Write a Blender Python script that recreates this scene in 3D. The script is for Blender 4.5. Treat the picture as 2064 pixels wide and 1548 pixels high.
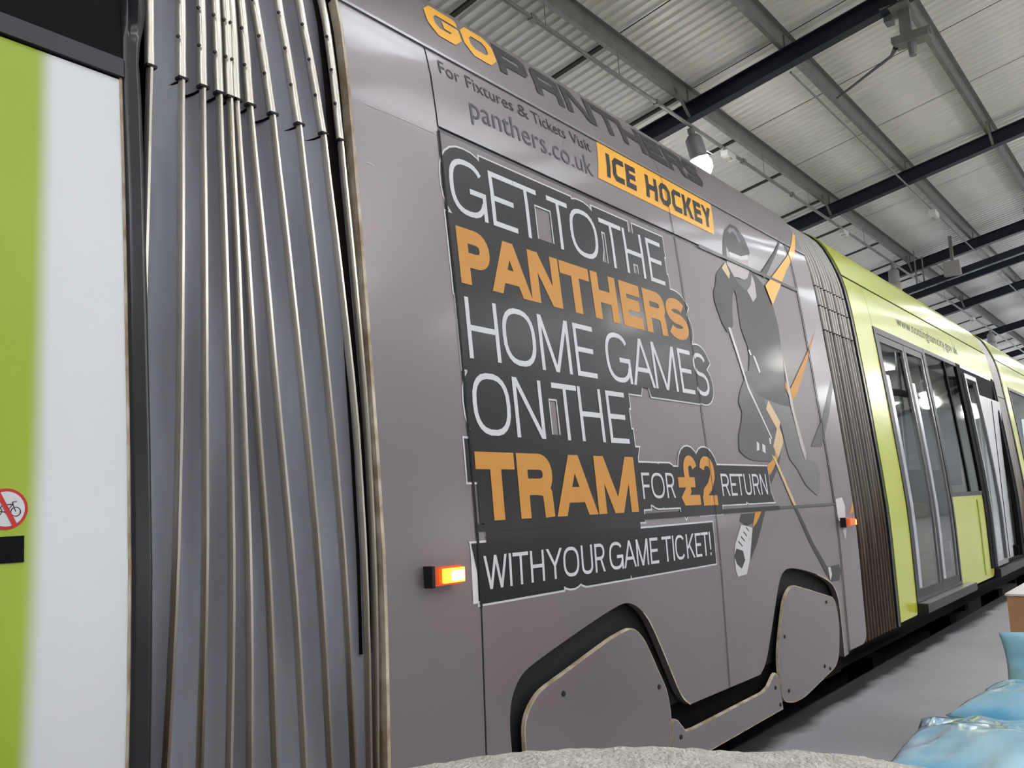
import bpy, math, random
from mathutils import Vector, Matrix, geometry, noise
random.seed(7)
for o in list(bpy.data.objects): bpy.data.objects.remove(o)
SC = bpy.context.scene
COL = SC.collection
# ---------------------------------------------------------------- camera
# world: X runs along the tram (away from the viewer), Y into the tram, Z up; tram side skin is Y = 0
camd = bpy.data.cameras.new('camera'); cam = bpy.data.objects.new('camera', camd); COL.objects.link(cam)
F_PX = 1740.0
camd.sensor_width = 36.0; camd.lens = F_PX / 2064.0 * 36.0; camd.clip_start = 0.02; camd.clip_end = 300
RW = Matrix(((0.62600159, -0.08420947, -0.77526175), (-0.77884397, -0.11728374, -0.61615468), (-0.03903954, 0.98952175, -0.13900584)))
cam.matrix_world = Matrix.Translation((0, -1.75, 1.12)) @ RW.to_4x4()
SC.camera = cam
# ---------------------------------------------------------------- world, exposure
w = bpy.data.worlds.new('world'); SC.world = w; w.use_nodes = True
w.node_tree.nodes['Background'].inputs[0].default_value = (0.75, 0.82, 0.95, 1)
w.node_tree.nodes['Background'].inputs[1].default_value = 0.6
SC.view_settings.view_transform = 'Standard'
try: SC.view_settings.look = 'None'
except Exception: pass
SC.view_settings.exposure = 0.07; SC.view_settings.gamma = 1.0; SC.view_settings.use_curve_mapping = False
ROOFLIGHT_E = 9.6; FILL_WINDOW_E = 2.2; FILL_LAMP_W = 120.0
SC.cycles.max_bounces = 5; SC.cycles.diffuse_bounces = 3; SC.cycles.glossy_bounces = 3; SC.cycles.transmission_bounces = 3; SC.cycles.transparent_max_bounces = 6
SC.cycles.use_adaptive_sampling = True; SC.cycles.adaptive_threshold = 0.15; SC.cycles.use_denoising = True
SC.cycles.use_light_tree = False; SC.cycles.caustics_reflective = False; SC.cycles.caustics_refractive = False

# ---------------------------------------------------------------- materials
MATS = {}
def srgb(r, g, b):
    return tuple(((c/255)/12.92 if c/255 <= .04045 else ((c/255+.055)/1.055)**2.4) for c in (r, g, b)) + (1,)
def mat(name, col, rough=.5, metal=0., spec=.5, coat=0., coat_rough=.1, var=0., vscale=3., vcol=None, bump=0., bscale=40., emit=None, estr=0., alpha=1., trans=0., vstretch=(1, 1, 1)):
    if name in MATS: return MATS[name]
    m = bpy.data.materials.new(name); m.use_nodes = True; MATS[name] = m
    nt = m.node_tree; b = nt.nodes['Principled BSDF']
    b.inputs['Base Color'].default_value = col; b.inputs['Roughness'].default_value = rough; b.inputs['Metallic'].default_value = metal
    b.inputs['Specular IOR Level'].default_value = spec; b.inputs['Coat Weight'].default_value = coat; b.inputs['Coat Roughness'].default_value = coat_rough
    b.inputs['Transmission Weight'].default_value = trans
    if emit: b.inputs['Emission Color'].default_value = emit; b.inputs['Emission Strength'].default_value = estr
    if alpha < 1: b.inputs['Alpha'].default_value = alpha
    tc = nt.nodes.new('ShaderNodeTexCoord')
    if var > 0:
        mp = nt.nodes.new('ShaderNodeMapping'); mp.inputs['Scale'].default_value = vstretch; nt.links.new(tc.outputs['Object'], mp.inputs[0])
        n = nt.nodes.new('ShaderNodeTexNoise'); n.inputs['Scale'].default_value = vscale; n.inputs['Detail'].default_value = 5
        nt.links.new(mp.outputs[0], n.inputs['Vector'])
        r = nt.nodes.new('ShaderNodeValToRGB'); r.color_ramp.elements[0].position = .35; r.color_ramp.elements[1].position = .68
        d = vcol if vcol else tuple(c*(1-var) for c in col[:3]) + (1,)
        r.color_ramp.elements[0].color = d; r.color_ramp.elements[1].color = col
        nt.links.new(n.outputs['Fac'], r.inputs[0]); nt.links.new(r.outputs[0], b.inputs['Base Color'])
    if bump > 0:
        n2 = nt.nodes.new('ShaderNodeTexNoise'); n2.inputs['Scale'].default_value = bscale; n2.inputs['Detail'].default_value = 4
        nt.links.new(tc.outputs['Object'], n2.inputs['Vector'])
        bp = nt.nodes.new('ShaderNodeBump'); bp.inputs['Strength'].default_value = bump; bp.inputs['Distance'].default_value = .02
        nt.links.new(n2.outputs['Fac'], bp.inputs['Height']); nt.links.new(bp.outputs[0], b.inputs['Normal'])
    return m
M_GREY = mat('grey_vinyl', srgb(131, 121, 124), .36, .25, .5, .3, .10, var=.06, vscale=1.5, bump=.03, bscale=3)
M_GREYFILM = mat('grey_window_film', srgb(132, 122, 121), .42, 0, .35, .04, .15, var=.08, vscale=1.2)
M_CREAM = mat('worn_cream_edge', srgb(214, 202, 180), .7, var=.3, vscale=14, vcol=srgb(158, 136, 108))
M_BLACK = mat('black_print', srgb(28, 27, 27), .4, 0, .3, .08, .1)
M_BLACKF = mat('black_film_print', srgb(27, 26, 26), .4, 0, .3, .08, .12)
M_WHITE = mat('white_print', srgb(214, 214, 217), .45, 0, .3)
M_ORANGEF = mat('orange_film_print', srgb(208, 146, 66), .45, 0, .25)
M_ORANGE = mat('orange_print', srgb(250, 182, 45), .4, 0, .5, .2, .1)
M_SILVERT = mat('silver_lettering', srgb(86, 84, 94), .45, 0, .25)
M_CHAR = mat('charcoal_print', srgb(48, 45, 46), .42, 0, .3)
M_GAP = mat('dark_gap', srgb(24, 23, 25), .8)
M_RUBBER = mat('black_rubber', srgb(38, 36, 40), .28, 0, .5, bump=.05, bscale=8)
M_DARK = mat('dark_plastic', srgb(12, 11, 15), .7, 0, .12)
M_UNDER = mat('dirty_underframe', srgb(20, 13, 11), .9, 0, .1, var=.5, vscale=9)
M_FABRIC = mat('bellows_fabric', srgb(158, 158, 166), .6, 0, .35, var=.2, vscale=2.2, vstretch=(6, 1, 1), bump=.08, bscale=6)
def dirt_by_height(name, clean, dirty, z0, z1, rough, metal, spec=.4, stretch=(14, 14, .6)):   # splash dirt, heaviest low down, broken by streaks
    m = mat(name, clean, rough, metal, spec); nt = m.node_tree; b = nt.nodes['Principled BSDF']
    tc = nt.nodes.new('ShaderNodeTexCoord'); sx = nt.nodes.new('ShaderNodeSeparateXYZ'); nt.links.new(tc.outputs['Object'], sx.inputs[0])
    mp = nt.nodes.new('ShaderNodeMapping'); mp.inputs['Scale'].default_value = stretch; nt.links.new(tc.outputs['Object'], mp.inputs[0])
    n = nt.nodes.new('ShaderNodeTexNoise'); n.inputs['Scale'].default_value = 1.4; n.inputs['Detail'].default_value = 5; nt.links.new(mp.outputs[0], n.inputs['Vector'])
    ma = nt.nodes.new('ShaderNodeMath'); ma.operation = 'MULTIPLY_ADD'; ma.inputs[1].default_value = (z1-z0)*1.6; nt.links.new(n.outputs['Fac'], ma.inputs[0]); nt.links.new(sx.outputs[2], ma.inputs[2])
    mr = nt.nodes.new('ShaderNodeMapRange'); mr.inputs[1].default_value = z0+(z1-z0)*.8; mr.inputs[2].default_value = z1+(z1-z0)*.8; nt.links.new(ma.outputs[0], mr.inputs[0])
    mx = nt.nodes.new('ShaderNodeMix'); mx.data_type = 'RGBA'; mx.inputs[6].default_value = dirty; mx.inputs[7].default_value = clean
    nt.links.new(mr.outputs[0], mx.inputs[0]); nt.links.new(mx.outputs[2], b.inputs['Base Color']); return m
M_RIB = dirt_by_height('steel_rib', srgb(205, 198, 186), srgb(110, 88, 64), .0, 1.7, .32, .75)
M_RIBD = dirt_by_height('dirty_steel_rib', srgb(190, 186, 180), srgb(112, 96, 82), .8, 2.0, .4, .7)
M_FABRICD = dirt_by_height('bellows_fabric_dirty', srgb(92, 88, 84), srgb(58, 48, 41), .6, 1.9, .7, 0, .25)
M_RAIL = mat('rusty_rail', srgb(58, 48, 42), .6, .4, var=.3, vscale=8)
M_LIME = mat('lime_paint', srgb(196, 201, 60), .3, 0, .5, .4, .16, var=.05, vscale=2)
M_WHITEP = mat('white_paint', srgb(232, 232, 232), .35, 0, .5, .3, .1, var=.04, vscale=2)
M_STEEL = mat('steel_trim', srgb(150, 150, 152), .35, .8)
M_CHROME = mat('bright_trim', srgb(225, 225, 225), .18, .9)
M_BOLT = mat('bolt_head', srgb(30, 27, 27), .6)
M_GALV = mat('galvanised_steel', srgb(134, 134, 130), .5, .35, var=.2, vscale=5)
M_NAVY = mat('navy_painted_steel', srgb(27, 33, 46), .5, 0, .4, var=.15, vscale=1.5)
M_SHEET = mat('white_roof_sheet', srgb(243, 240, 236), .42, 0, .5, var=.06, vscale=.6)
M_JOINT = mat('dark_roof_joint', srgb(58, 56, 55), .8)
M_CONC = mat('concrete_floor', srgb(158, 157, 160), .55, 0, .4, var=.22, vscale=1.1, bump=.05, bscale=60)
M_WALL = mat('painted_wall', srgb(190, 190, 188), .7, var=.06, vscale=.5)
M_INNER = mat('interior_lining', srgb(205, 205, 200), .5)
M_SEATB = mat('seat_moquette_blue', srgb(40, 62, 92), .85, var=.3, vscale=30)
M_SEATR = mat('seat_base_red', srgb(120, 40, 34), .5)
M_LINOF = mat('tram_floor_lino', srgb(82, 80, 84), .6)
M_POLE = mat('pole_paint', srgb(190, 188, 200), .25, .4)
M_FLEECE = mat('grey_fleece', srgb(214, 208, 198), .95, 0, .1, var=.22, vscale=60, bump=.5, bscale=260)
M_CARD = mat('brown_cardboard', srgb(196, 148, 108), .8, var=.08, vscale=4)
M_PAPER = mat('white_paper', srgb(225, 218, 214), .8)
M_WOOD = mat('pale_tabletop', srgb(205, 172, 140), .55, var=.2, vscale=6, vstretch=(1, 8, 8))
M_AMBER = mat('amber_lens_dark', srgb(190, 70, 15), .25, 0, .5, .4, emit=srgb(200, 60, 5), estr=.25)
M_AMBERLIT = mat('amber_lens_lit', srgb(255, 170, 30), .3, emit=(1, .30, .02, 1), estr=5)
M_AMBERDIM = mat('amber_lens_dim', srgb(190, 80, 40), .3, emit=(1, .25, .05, 1), estr=.4)
M_LAMP = mat('lamp_globe_lit', (1, 1, 1, 1), .4, emit=(1, .97, .93, 1), estr=26)
M_LAMPOFF = mat('lamp_globe_frosted', srgb(190, 180, 172), .3)
M_LAMPCAN = mat('lamp_grey_enamel', srgb(150, 146, 148), .45, .2)
M_SKYL = mat('rooflight_daylight', (1, 1, 1, 1), .5, emit=(.9, .95, 1, 1), estr=ROOFLIGHT_E)
M_FILLWIN = mat('window_fill_glow', (1, 1, 1, 1), .5, emit=(.93, .96, 1, 1), estr=FILL_WINDOW_E)
M_RED = mat('sign_red', srgb(196, 40, 38), .4)
M_HELM = mat('player_helmet', srgb(36, 36, 36), .4, 0, .3, .08)
M_FACE = mat('player_face', srgb(176, 165, 162), .35)
M_JACK = mat('player_dark_kit', srgb(60, 58, 60), .42, 0, .3, .08, var=.3, vscale=4)
M_LEG = mat('player_grey_kit', srgb(92, 91, 93), .42, 0, .3, .08, var=.25, vscale=3)
M_LEG2 = mat('player_pale_kit', srgb(116, 113, 116), .42, 0, .3, .08, var=.12, vscale=3)
M_SLASHD = mat('dark_slash_print', srgb(60, 58, 60), .42, 0, .3)
M_TANF = mat('tan_print', srgb(208, 176, 128), .35)
M_PALE = mat('pale_print', srgb(208, 204, 205), .35)
def glass_mat():
    m = bpy.data.materials.new('tram_glass'); m.use_nodes = True; nt = m.node_tree; nt.nodes.remove(nt.nodes['Principled BSDF'])
    t = nt.nodes.new('ShaderNodeBsdfTransparent'); t.inputs[0].default_value = (.62, .67, .66, 1)
    g = nt.nodes.new('ShaderNodeBsdfGlossy'); g.inputs['Roughness'].default_value = .03; g.inputs[0].default_value = (.95, .95, .95, 1)
    fr = nt.nodes.new('ShaderNodeFresnel'); fr.inputs[0].default_value = 1.75
    mx = nt.nodes.new('ShaderNodeMixShader'); nt.links.new(fr.outputs[0], mx.inputs[0]); nt.links.new(t.outputs[0], mx.inputs[1]); nt.links.new(g.outputs[0], mx.inputs[2])
    nt.links.new(mx.outputs[0], nt.nodes['Material Output'].inputs[0]); return m
M_GLASS = glass_mat()
def tint_glass():
    m = M_GLASS.copy(); m.name = 'tinted_glass'
    for n in m.node_tree.nodes:
        if n.type == 'BSDF_TRANSPARENT': n.inputs[0].default_value = (.16, .2, .21, 1)
    return m
M_TINT = tint_glass()
def bag_mat():
    m = mat('blue_plastic', srgb(92, 180, 226), .16, 0, .6, .8, .04, var=.5, vscale=6, vcol=srgb(186, 220, 232))
    return m
M_BAG = bag_mat()
def door_film_mat():                                                  # printed film: lime fading softly into white across X
    m = bpy.data.materials.new('lime_to_white_film'); m.use_nodes = True; nt = m.node_tree; b = nt.nodes['Principled BSDF']
    tc = nt.nodes.new('ShaderNodeTexCoord'); sx = nt.nodes.new('ShaderNodeSeparateXYZ'); nt.links.new(tc.outputs['Object'], sx.inputs[0])
    mr = nt.nodes.new('ShaderNodeMapRange'); mr.inputs[1].default_value = .715; mr.inputs[2].default_value = .762; mr.interpolation_type = 'SMOOTHSTEP'
    ad = nt.nodes.new('ShaderNodeMath'); ad.operation = 'MULTIPLY_ADD'; ad.inputs[1].default_value = -.02; nt.links.new(sx.outputs[2], ad.inputs[0]); nt.links.new(sx.outputs[0], ad.inputs[2])
    ad2 = nt.nodes.new('ShaderNodeMath'); ad2.operation = 'ADD'; ad2.inputs[1].default_value = .026; nt.links.new(ad.outputs[0], ad2.inputs[0])
    nt.links.new(ad2.outputs[0], mr.inputs[0])
    n = nt.nodes.new('ShaderNodeTexNoise'); n.inputs['Scale'].default_value = 3; nt.links.new(tc.outputs['Object'], n.inputs['Vector'])
    r = nt.nodes.new('ShaderNodeValToRGB'); r.color_ramp.elements[0].color = srgb(150, 172, 32); r.color_ramp.elements[1].color = srgb(172, 192, 66); nt.links.new(n.outputs[0], r.inputs[0])
    mx = nt.nodes.new('ShaderNodeMix'); mx.data_type = 'RGBA'; nt.links.new(mr.outputs[0], mx.inputs[0]); nt.links.new(r.outputs[0], mx.inputs[6]); mx.inputs[7].default_value = srgb(226, 226, 228)
    nt.links.new(mx.outputs[2], b.inputs['Base Color']); b.inputs['Roughness'].default_value = .35
    return m
M_DOORFILM = door_film_mat()

# ---------------------------------------------------------------- mesh helpers
def tag(o, label=None, cat=None, group=None, kind=None):
    if label: o['label'] = label
    if cat: o['category'] = cat
    if group: o['group'] = group
    if kind: o['kind'] = kind
    return o
def empty(name, loc=(0, 0, 0)):
    o = bpy.data.objects.new(name, None); COL.objects.link(o); o.location = loc; o.empty_display_size = .1; return o
def link(name, me, m, parent=None, smooth=None):
    o = bpy.data.objects.new(name, me); COL.objects.link(o)
    if m: me.materials.append(m)
    if parent:
        o.parent = parent; o.matrix_parent_inverse = Matrix.Identity(4)
    if smooth is not None:
        me.shade_smooth(); me.set_sharp_from_angle(angle=smooth)
    return o
class MB:
    def __init__(s): s.v = []; s.f = []
    def add(s, vs, fs):
        n = len(s.v); s.v += [tuple(v) for v in vs]; s.f += [tuple(i+n for i in f) for f in fs]; return s
    def box(s, x0, x1, y0, y1, z0, z1):
        return s.add([(x0, y0, z0), (x1, y0, z0), (x1, y1, z0), (x0, y1, z0), (x0, y0, z1), (x1, y0, z1), (x1, y1, z1), (x0, y1, z1)],
                     [(3, 2, 1, 0), (4, 5, 6, 7), (0, 1, 5, 4), (1, 2, 6, 5), (2, 3, 7, 6), (3, 0, 4, 7)])
    def obox(s, p, q, wd, ht, up=(0, 0, 1)):                          # bar from p to q
        p = Vector(p); q = Vector(q); d = (q-p).normalized(); a = d.cross(Vector(up)).normalized(); b = a.cross(d).normalized()
        vs = [c + a*sa*wd/2 + b*sb*ht/2 for c in (p, q) for sa, sb in ((-1, -1), (1, -1), (1, 1), (-1, 1))]
        return s.add(vs, [(3, 2, 1, 0), (4, 5, 6, 7), (0, 1, 5, 4), (1, 2, 6, 5), (2, 3, 7, 6), (3, 0, 4, 7)])
    def tube(s, pts, r, n=8, cap=True):
        pts = [Vector(p) for p in pts]; rs = r if isinstance(r, (list, tuple)) else [r]*len(pts); vs = []
        for i, p in enumerate(pts):
            d = (pts[min(i+1, len(pts)-1)] - pts[max(i-1, 0)]).normalized()
            a = d.cross(Vector((0.01, .02, 1)) if abs(d.z) < .9 else Vector((0, 1, .01))).normalized(); b = d.cross(a)
            vs += [p + (a*math.cos(2*math.pi*k/n) + b*math.sin(2*math.pi*k/n))*rs[i] for k in range(n)]
        fs = [(i*n+k, i*n+(k+1) % n, (i+1)*n+(k+1) % n, (i+1)*n+k) for i in range(len(pts)-1) for k in range(n)]
        if cap: fs += [tuple(range(n))[::-1], tuple((len(pts)-1)*n+k for k in range(n))]
        return s.add(vs, fs)
    def lathe(s, prof, n=20, c=(0, 0, 0)):                            # prof: list of (r, z)
        vs = [(c[0]+r*math.cos(2*math.pi*k/n), c[1]+r*math.sin(2*math.pi*k/n), c[2]+z) for r, z in prof for k in range(n)]
        fs = [(i*n+k, i*n+(k+1) % n, (i+1)*n+(k+1) % n, (i+1)*n+k) for i in range(len(prof)-1) for k in range(n)]
        return s.add(vs, fs)
    def build(s, name, m, parent=None, smooth=None):
        me = bpy.data.meshes.new(name); me.from_pydata(s.v, [], s.f); me.update()
        return link(name, me, m, parent, smooth)

# tram side profile (inward offset y at height z), smoothed
PR0 = [(0.0, 0.0), (0.0, 0.75), (0.004, 0.95), (0.012, 1.1), (0.037, 1.45), (0.07, 1.85), (0.105, 2.22), (0.122, 2.38), (0.15, 2.58), (0.18, 2.70), (0.228, 2.83), (0.275, 2.93), (0.315, 2.985), (0.375, 3.04), (0.48, 3.105), (0.65, 3.17), (1.2, 3.24)]
def _cr(p0, p1, p2, p3, t):
    return .5*((2*p1)+(-p0+p2)*t+(2*p0-5*p1+4*p2-p3)*t*t+(-p0+3*p1-3*p2+p3)*t**3)
PR = []
for i in range(len(PR0)-1):
    a, b, c, d = PR0[max(i-1, 0)], PR0[i], PR0[i+1], PR0[min(i+2, len(PR0)-1)]
    n = 1 if i == 0 else 2 if i < 4 else 3
    for k in range(n):
        t = k/n
        PR.append((max(0, _cr(a[0], b[0], c[0], d[0], t)) if i < len(PR0)-2 else b[0]+(c[0]-b[0])*t, b[1]+(c[1]-b[1])*t))
PR.append(PR0[-1])
KN = [z for y, z in PR]
def yp(z):
    if z <= PR[0][1]: return PR[0][0]
    for (y0, z0), (y1, z1) in zip(PR, PR[1:]):
        if z <= z1: return y0+(y1-y0)*(z-z0)/(z1-z0)
    return PR[-1][0]
def npf(z):                                                           # outward normal (y, z)
    e = .01; dy = (yp(z+e)-yp(z-e))/(2*e); l = math.hypot(1, dy); return -1/l, dy/l
def onsurf(x, z, off):
    n = npf(z); return (x, yp(z)+n[0]*off, z+n[1]*off)
def split(poly, k):
    lo = []; hi = []
    for i in range(len(poly)):
        a = poly[i]; b = poly[(i+1) % len(poly)]
        if a[1] <= k+1e-9: lo.append(a)
        if a[1] >= k-1e-9: hi.append(a)
        if (a[1]-k)*(b[1]-k) < -1e-14:
            t = (k-a[1])/(b[1]-a[1]); p = (a[0]+(b[0]-a[0])*t, k); lo.append(p); hi.append(p)
    return lo, hi
def area(p): return .5*sum(p[i][0]*p[(i+1) % len(p)][1]-p[(i+1) % len(p)][0]*p[i][1] for i in range(len(p)))
def bands(polys):
    out = []
    for p in polys:
        cur = p
        for k in KN:
            zs = [q[1] for q in cur]
            if min(zs) >= k-1e-7: continue
            if max(zs) <= k+1e-7: break
            lo, hi = split(cur, k)
            if len(lo) > 2 and abs(area(lo)) > 1e-9: out.append(lo)
            cur = hi
            if len(cur) < 3: break
        if len(cur) > 2 and abs(area(cur)) > 1e-9: out.append(cur)
    return out
def tess(outer, holes=()):
    loops = [[Vector((x, z, 0)) for x, z in outer]] + [[Vector((x, z, 0)) for x, z in h] for h in holes]
    flat = [v for l in loops for v in l]
    return [[(flat[i].x, flat[i].y) for i in t] for t in geometry.tessellate_polygon(loops)]
def union(polys):                                                     # merge overlapping pieces so that no two faces of a print are coplanar
    vs = []; fs = []; idx = {}
    for p in polys:
        if abs(area(p)) < 1e-9: continue
        if area(p) < 0: p = p[::-1]
        f = []
        for x, z in p:
            k = (round(x, 5), round(z, 5))
            if k not in idx: idx[k] = len(vs); vs.append(Vector(k))
            if idx[k] not in f: f.append(idx[k])
        if len(f) > 2: fs.append(f)
    try:
        r = geometry.delaunay_2d_cdt(vs, [(f[j-1], f[j]) for f in fs for j in range(len(f))], [], 0, 1e-6); v2 = r[0]; f2 = []; bins = {}
        for f in fs:                                                  # keep the triangles whose centre lies in some input piece
            q = [vs[i] for i in f]
            for c in range(int(min(p.x for p in q)/.03), int(max(p.x for p in q)/.03)+1): bins.setdefault(c, []).append(q)
        for f in r[2]:
            cx = sum(v2[i].x for i in f)/3; cz = sum(v2[i].y for i in f)/3
            for q in bins.get(int(cx/.03), ()):
                if all((q[j].x-q[j-1].x)*(cz-q[j-1].y)-(q[j].y-q[j-1].y)*(cx-q[j-1].x) >= -1e-12 for j in range(len(q))): f2.append(f); break
        return [[(v2[i].x, v2[i].y) for i in f] for f in f2]
    except Exception:
        return polys
def decal(name, polys, m, parent, off=.001):                          # thin print lying on the tram skin
    if len(polys) > 1: polys = union(polys)
    idx = {}; vs = []; fs = []
    for p in bands(polys):
        if area(p) < 0: p = p[::-1]
        f = []
        for x, z in p:
            k = (round(x, 5), round(z, 5))
            if k not in idx: idx[k] = len(vs); vs.append(onsurf(x, z, off))
            if idx[k] not in f: f.append(idx[k])
        if len(f) > 2: fs.append(f)
    me = bpy.data.meshes.new(name); me.from_pydata(vs, [], fs); me.update()
    me.shade_smooth(); inv = {i: k for k, i in idx.items()}
    me.normals_split_custom_set_from_vertices([(0.0,)+npf(inv[i][1]) for i in range(len(vs))])
    return link(name, me, m, parent)
def panel(name, outer, m, parent, off=0., th=.03, holes=()):          # solid panel following the tram profile
    idx = {}; vs = []; fs = []; cnt = {}
    def vid(x, z, lay):
        k = (round(x, 5), round(z, 5), lay)
        if k not in idx: idx[k] = len(vs); vs.append(onsurf(x, z, off if lay == 0 else off-th))
        return idx[k]
    isrect = not holes and len(outer) == 4 and all(outer[k][0] == outer[k-1][0] or outer[k][1] == outer[k-1][1] for k in range(4))
    for p in bands([list(outer)] if isrect else tess(outer, holes)):
        if area(p) < 0: p = p[::-1]
        a = [vid(x, z, 0) for x, z in p]; b = [vid(x, z, 1) for x, z in p]
        if len(set(a)) < 3: continue
        fs.append(a); fs.append(b[::-1])
        for i in range(len(a)):
            j = (i+1) % len(a); e = (a[i], a[j]); cnt[e] = (b[i], b[j])
    for (i, j), (bi, bj) in list(cnt.items()):
        if (j, i) not in cnt and i != j: fs.append((j, i, bi, bj))
    me = bpy.data.meshes.new(name); me.from_pydata(vs, [], fs); me.update()
    return link(name, me, m, parent, .5)
def rect(x0, x1, z0, z1): return [(x0, z0), (x1, z0), (x1, z1), (x0, z1)]
def rounded(pts, r, n=5, radii=None):
    out = []
    N = len(pts)
    for i in range(N):
        rr = radii[i] if radii else r
        p = Vector(pts[i]); a = Vector(pts[i-1])-p; b = Vector(pts[(i+1) % N])-p
        if rr <= 0: out.append(tuple(p)); continue
        l = min(rr, a.length*.48, b.length*.48); a = p+a.normalized()*l; b = p+b.normalized()*l
        for k in range(n+1):
            t = k/n; q = a*(1-t)**2+p*2*t*(1-t)+b*t*t; out.append((q.x, q.y))
    return out
def shrink(pts, dist):                                                # inset a counter-clockwise polygon
    N = len(pts); out = []
    for i in range(N):
        p = Vector(pts[i]); a = (p-Vector(pts[i-1])); b = (Vector(pts[(i+1) % N])-p)
        if a.length < 1e-6 or b.length < 1e-6: out.append(tuple(p)); continue
        a.normalize(); b.normalize(); na = Vector((-a.y, a.x)); nb = Vector((-b.y, b.x)); m = (na+nb)
        if m.length < 1e-4: m = na
        m.normalize(); out.append(tuple(p+m*dist/max(.5, m.dot(na))))
    return out

# ---------------------------------------------------------------- stroke lettering
def ell(cx, cz, rx, rz, a0, a1, n=22, e=2.5):
    out = []
    for i in range(n+1):
        a = math.radians(a0+(a1-a0)*i/n); c = math.cos(a); s = math.sin(a)
        out.append((cx+rx*math.copysign(abs(c)**(2/e), c), cz+rz*math.copysign(abs(s)**(2/e), s)))
    return out
def glyph(ch, x0, x1, b, t_, t, ang=False):
    """prims of a capital letter in the box x0..x1, b..t_ with stroke width t"""
    h = t/2; l, r, zb, zt = x0+h, x1-h, b+h, t_-h; zm = (b+t_)/2; cx = (l+r)/2; rx = (r-l)/2; rz = (zt-zb)/2; H = t_-b
    V = lambda x: ('L', (x, b), (x, t_)); Hh = lambda z, a, c: ('L', (a, z), (c, z))
    O = lambda: ('P', ell(cx, zm, rx, rz, 0, 360)[:-1], True)
    if ang:
        c = min(rx, rz)*.55
        O = lambda: ('P', [(l, zb+c), (l+c, zb), (r-c, zb), (r, zb+c), (r, zt-c), (r-c, zt), (l+c, zt), (l, zt-c)], True)
    if ch == 'O': return [O()]
    if ch == 'I': return [V((x0+x1)/2)]
    if ch == 'H': return [V(l), V(r), Hh(zm, l, r)]
    if ch == 'E': return [V(l), Hh(zt, x0, x1), Hh(zb, x0, x1), Hh(zm+.01*H, l, x1-.08*(x1-x0))]
    if ch == 'F': return [V(l), Hh(zt, x0, x1), Hh(zm-.01*H, l, x1-.12*(x1-x0))]
    if ch == 'T': return [Hh(zt, x0, x1), V((x0+x1)/2)]
    if ch == 'A':
        if ang: return [('P', [(l, b), (l, zt-.1*H), (l+.1*H, zt), (r-.1*H, zt), (r, zt-.1*H), (r, b)], False), Hh(zm-.05*H, l, r)]
        return [('D', (l, b), (cx, t_)), ('D', (r, b), (cx, t_)), Hh(b+.34*H, l+.2*(r-l), r-.2*(r-l))]
    if ch == 'M': return [V(l), V(r), ('D', (cx, b), (l+.12*t, t_)), ('D', (cx, b), (r-.12*t, t_))]
    if ch == 'N': return [V(l), V(r), ('D', (r-.1*t, b), (l+.1*t, t_))]
    if ch == 'W':
        q = (r-l)/4; return [('D', (l+q, b), (l, t_)), ('D', (l+q, b), (cx, t_)), ('D', (r-q, b), (cx, t_)), ('D', (r-q, b), (r, t_))]
    if ch == 'V': return [('D', (cx, b), (l, t_)), ('D', (cx, b), (r, t_))]
    if ch == 'Y': return [('L', (cx, b), (cx, zm)), ('D', (cx, zm-.06*H), (l, t_)), ('D', (cx, zm-.06*H), (r, t_))]
    if ch == 'K': return [V(l), ('D', (l+.5*t, zm-.1*H), (r-.1*t, t_)), ('D', (r, b), (l+.32*(r-l)+.2*t, zm+.04*H))]
    if ch == 'U': return [('P', [(l, t_), (l, b+rx*.9+h)] + ell(cx, b+rx*.9+h, rx, rx*.9, 180, 360, 12)[1:-1] + [(r, b+rx*.9+h), (r, t_)], False)]
    if ch == 'C':
        if ang: c = min(rx, rz)*.55; return [('P', [(x1, zt), (l+c, zt), (l, zt-c), (l, zb+c), (l+c, zb), (x1, zb)], False)]
        return [('P', ell(cx, zm, rx, rz, 38, 322), False)]
    if ch == 'G':
        if ang: c = min(rx, rz)*.55; return [('P', [(x1, zt), (l+c, zt), (l, zt-c), (l, zb+c), (l+c, zb), (r-c, zb), (r, zb+c), (r, zm), (cx, zm)], False)]
        return [('P', ell(cx, zm, rx, rz, 36, 340), False), ('L', (r, b), (r, zm-.02*H)), Hh(zm-.04*H, cx+.1*rx, x1)]
    if ch in 'PR':
        pm = zm-.02*H if ch == 'R' else zm-.06*H; hr = (zt-pm)/2
        if ang: bowl = [(x0, zt), (r-hr*.4, zt), (r, zt-hr*.4), (r, pm+hr*.4), (r-hr*.4, pm), (l, pm)]
        else: bowl = [(x0, zt)] + ell(r-hr*1.15, pm+hr, hr*1.15, hr, 90, -90, 12, 2.3) + [(l, pm)]
        g = [V(l), ('P', bowl, False)]
        if ch == 'R':
            if ang or t/H < .15: g += [('D', (r, b), (cx+.1*rx, pm+h))]
            else: g += [('P', [(cx, pm), (r-hr*.5, pm-.02*H), (r-.06*(r-l), pm-.12*H), (r-.03*(r-l), b)], False)]
        return g
    if ch == 'S':
        if ang: c = min(rx, rz)*.4; return [('P', [(x1, zt), (l+c, zt), (l, zt-c), (l, zm+c), (l+c, zm), (r-c, zm), (r, zm-c), (r, zb+c), (r-c, zb), (x0, zb)], False)]
        hr = rz/2
        up = ell(cx, zm+hr, rx*.95, hr, 25, 180, 12, 2.2) + ell(cx, zm+hr, rx*.95, hr, 190, 255, 5, 2.1)
        dn = ell(cx, zm-hr, rx, hr, 75, 0, 6, 2.1) + ell(cx, zm-hr, rx, hr, -8, -158, 12, 2.2)
        return [('P', up+dn, False)]
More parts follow.
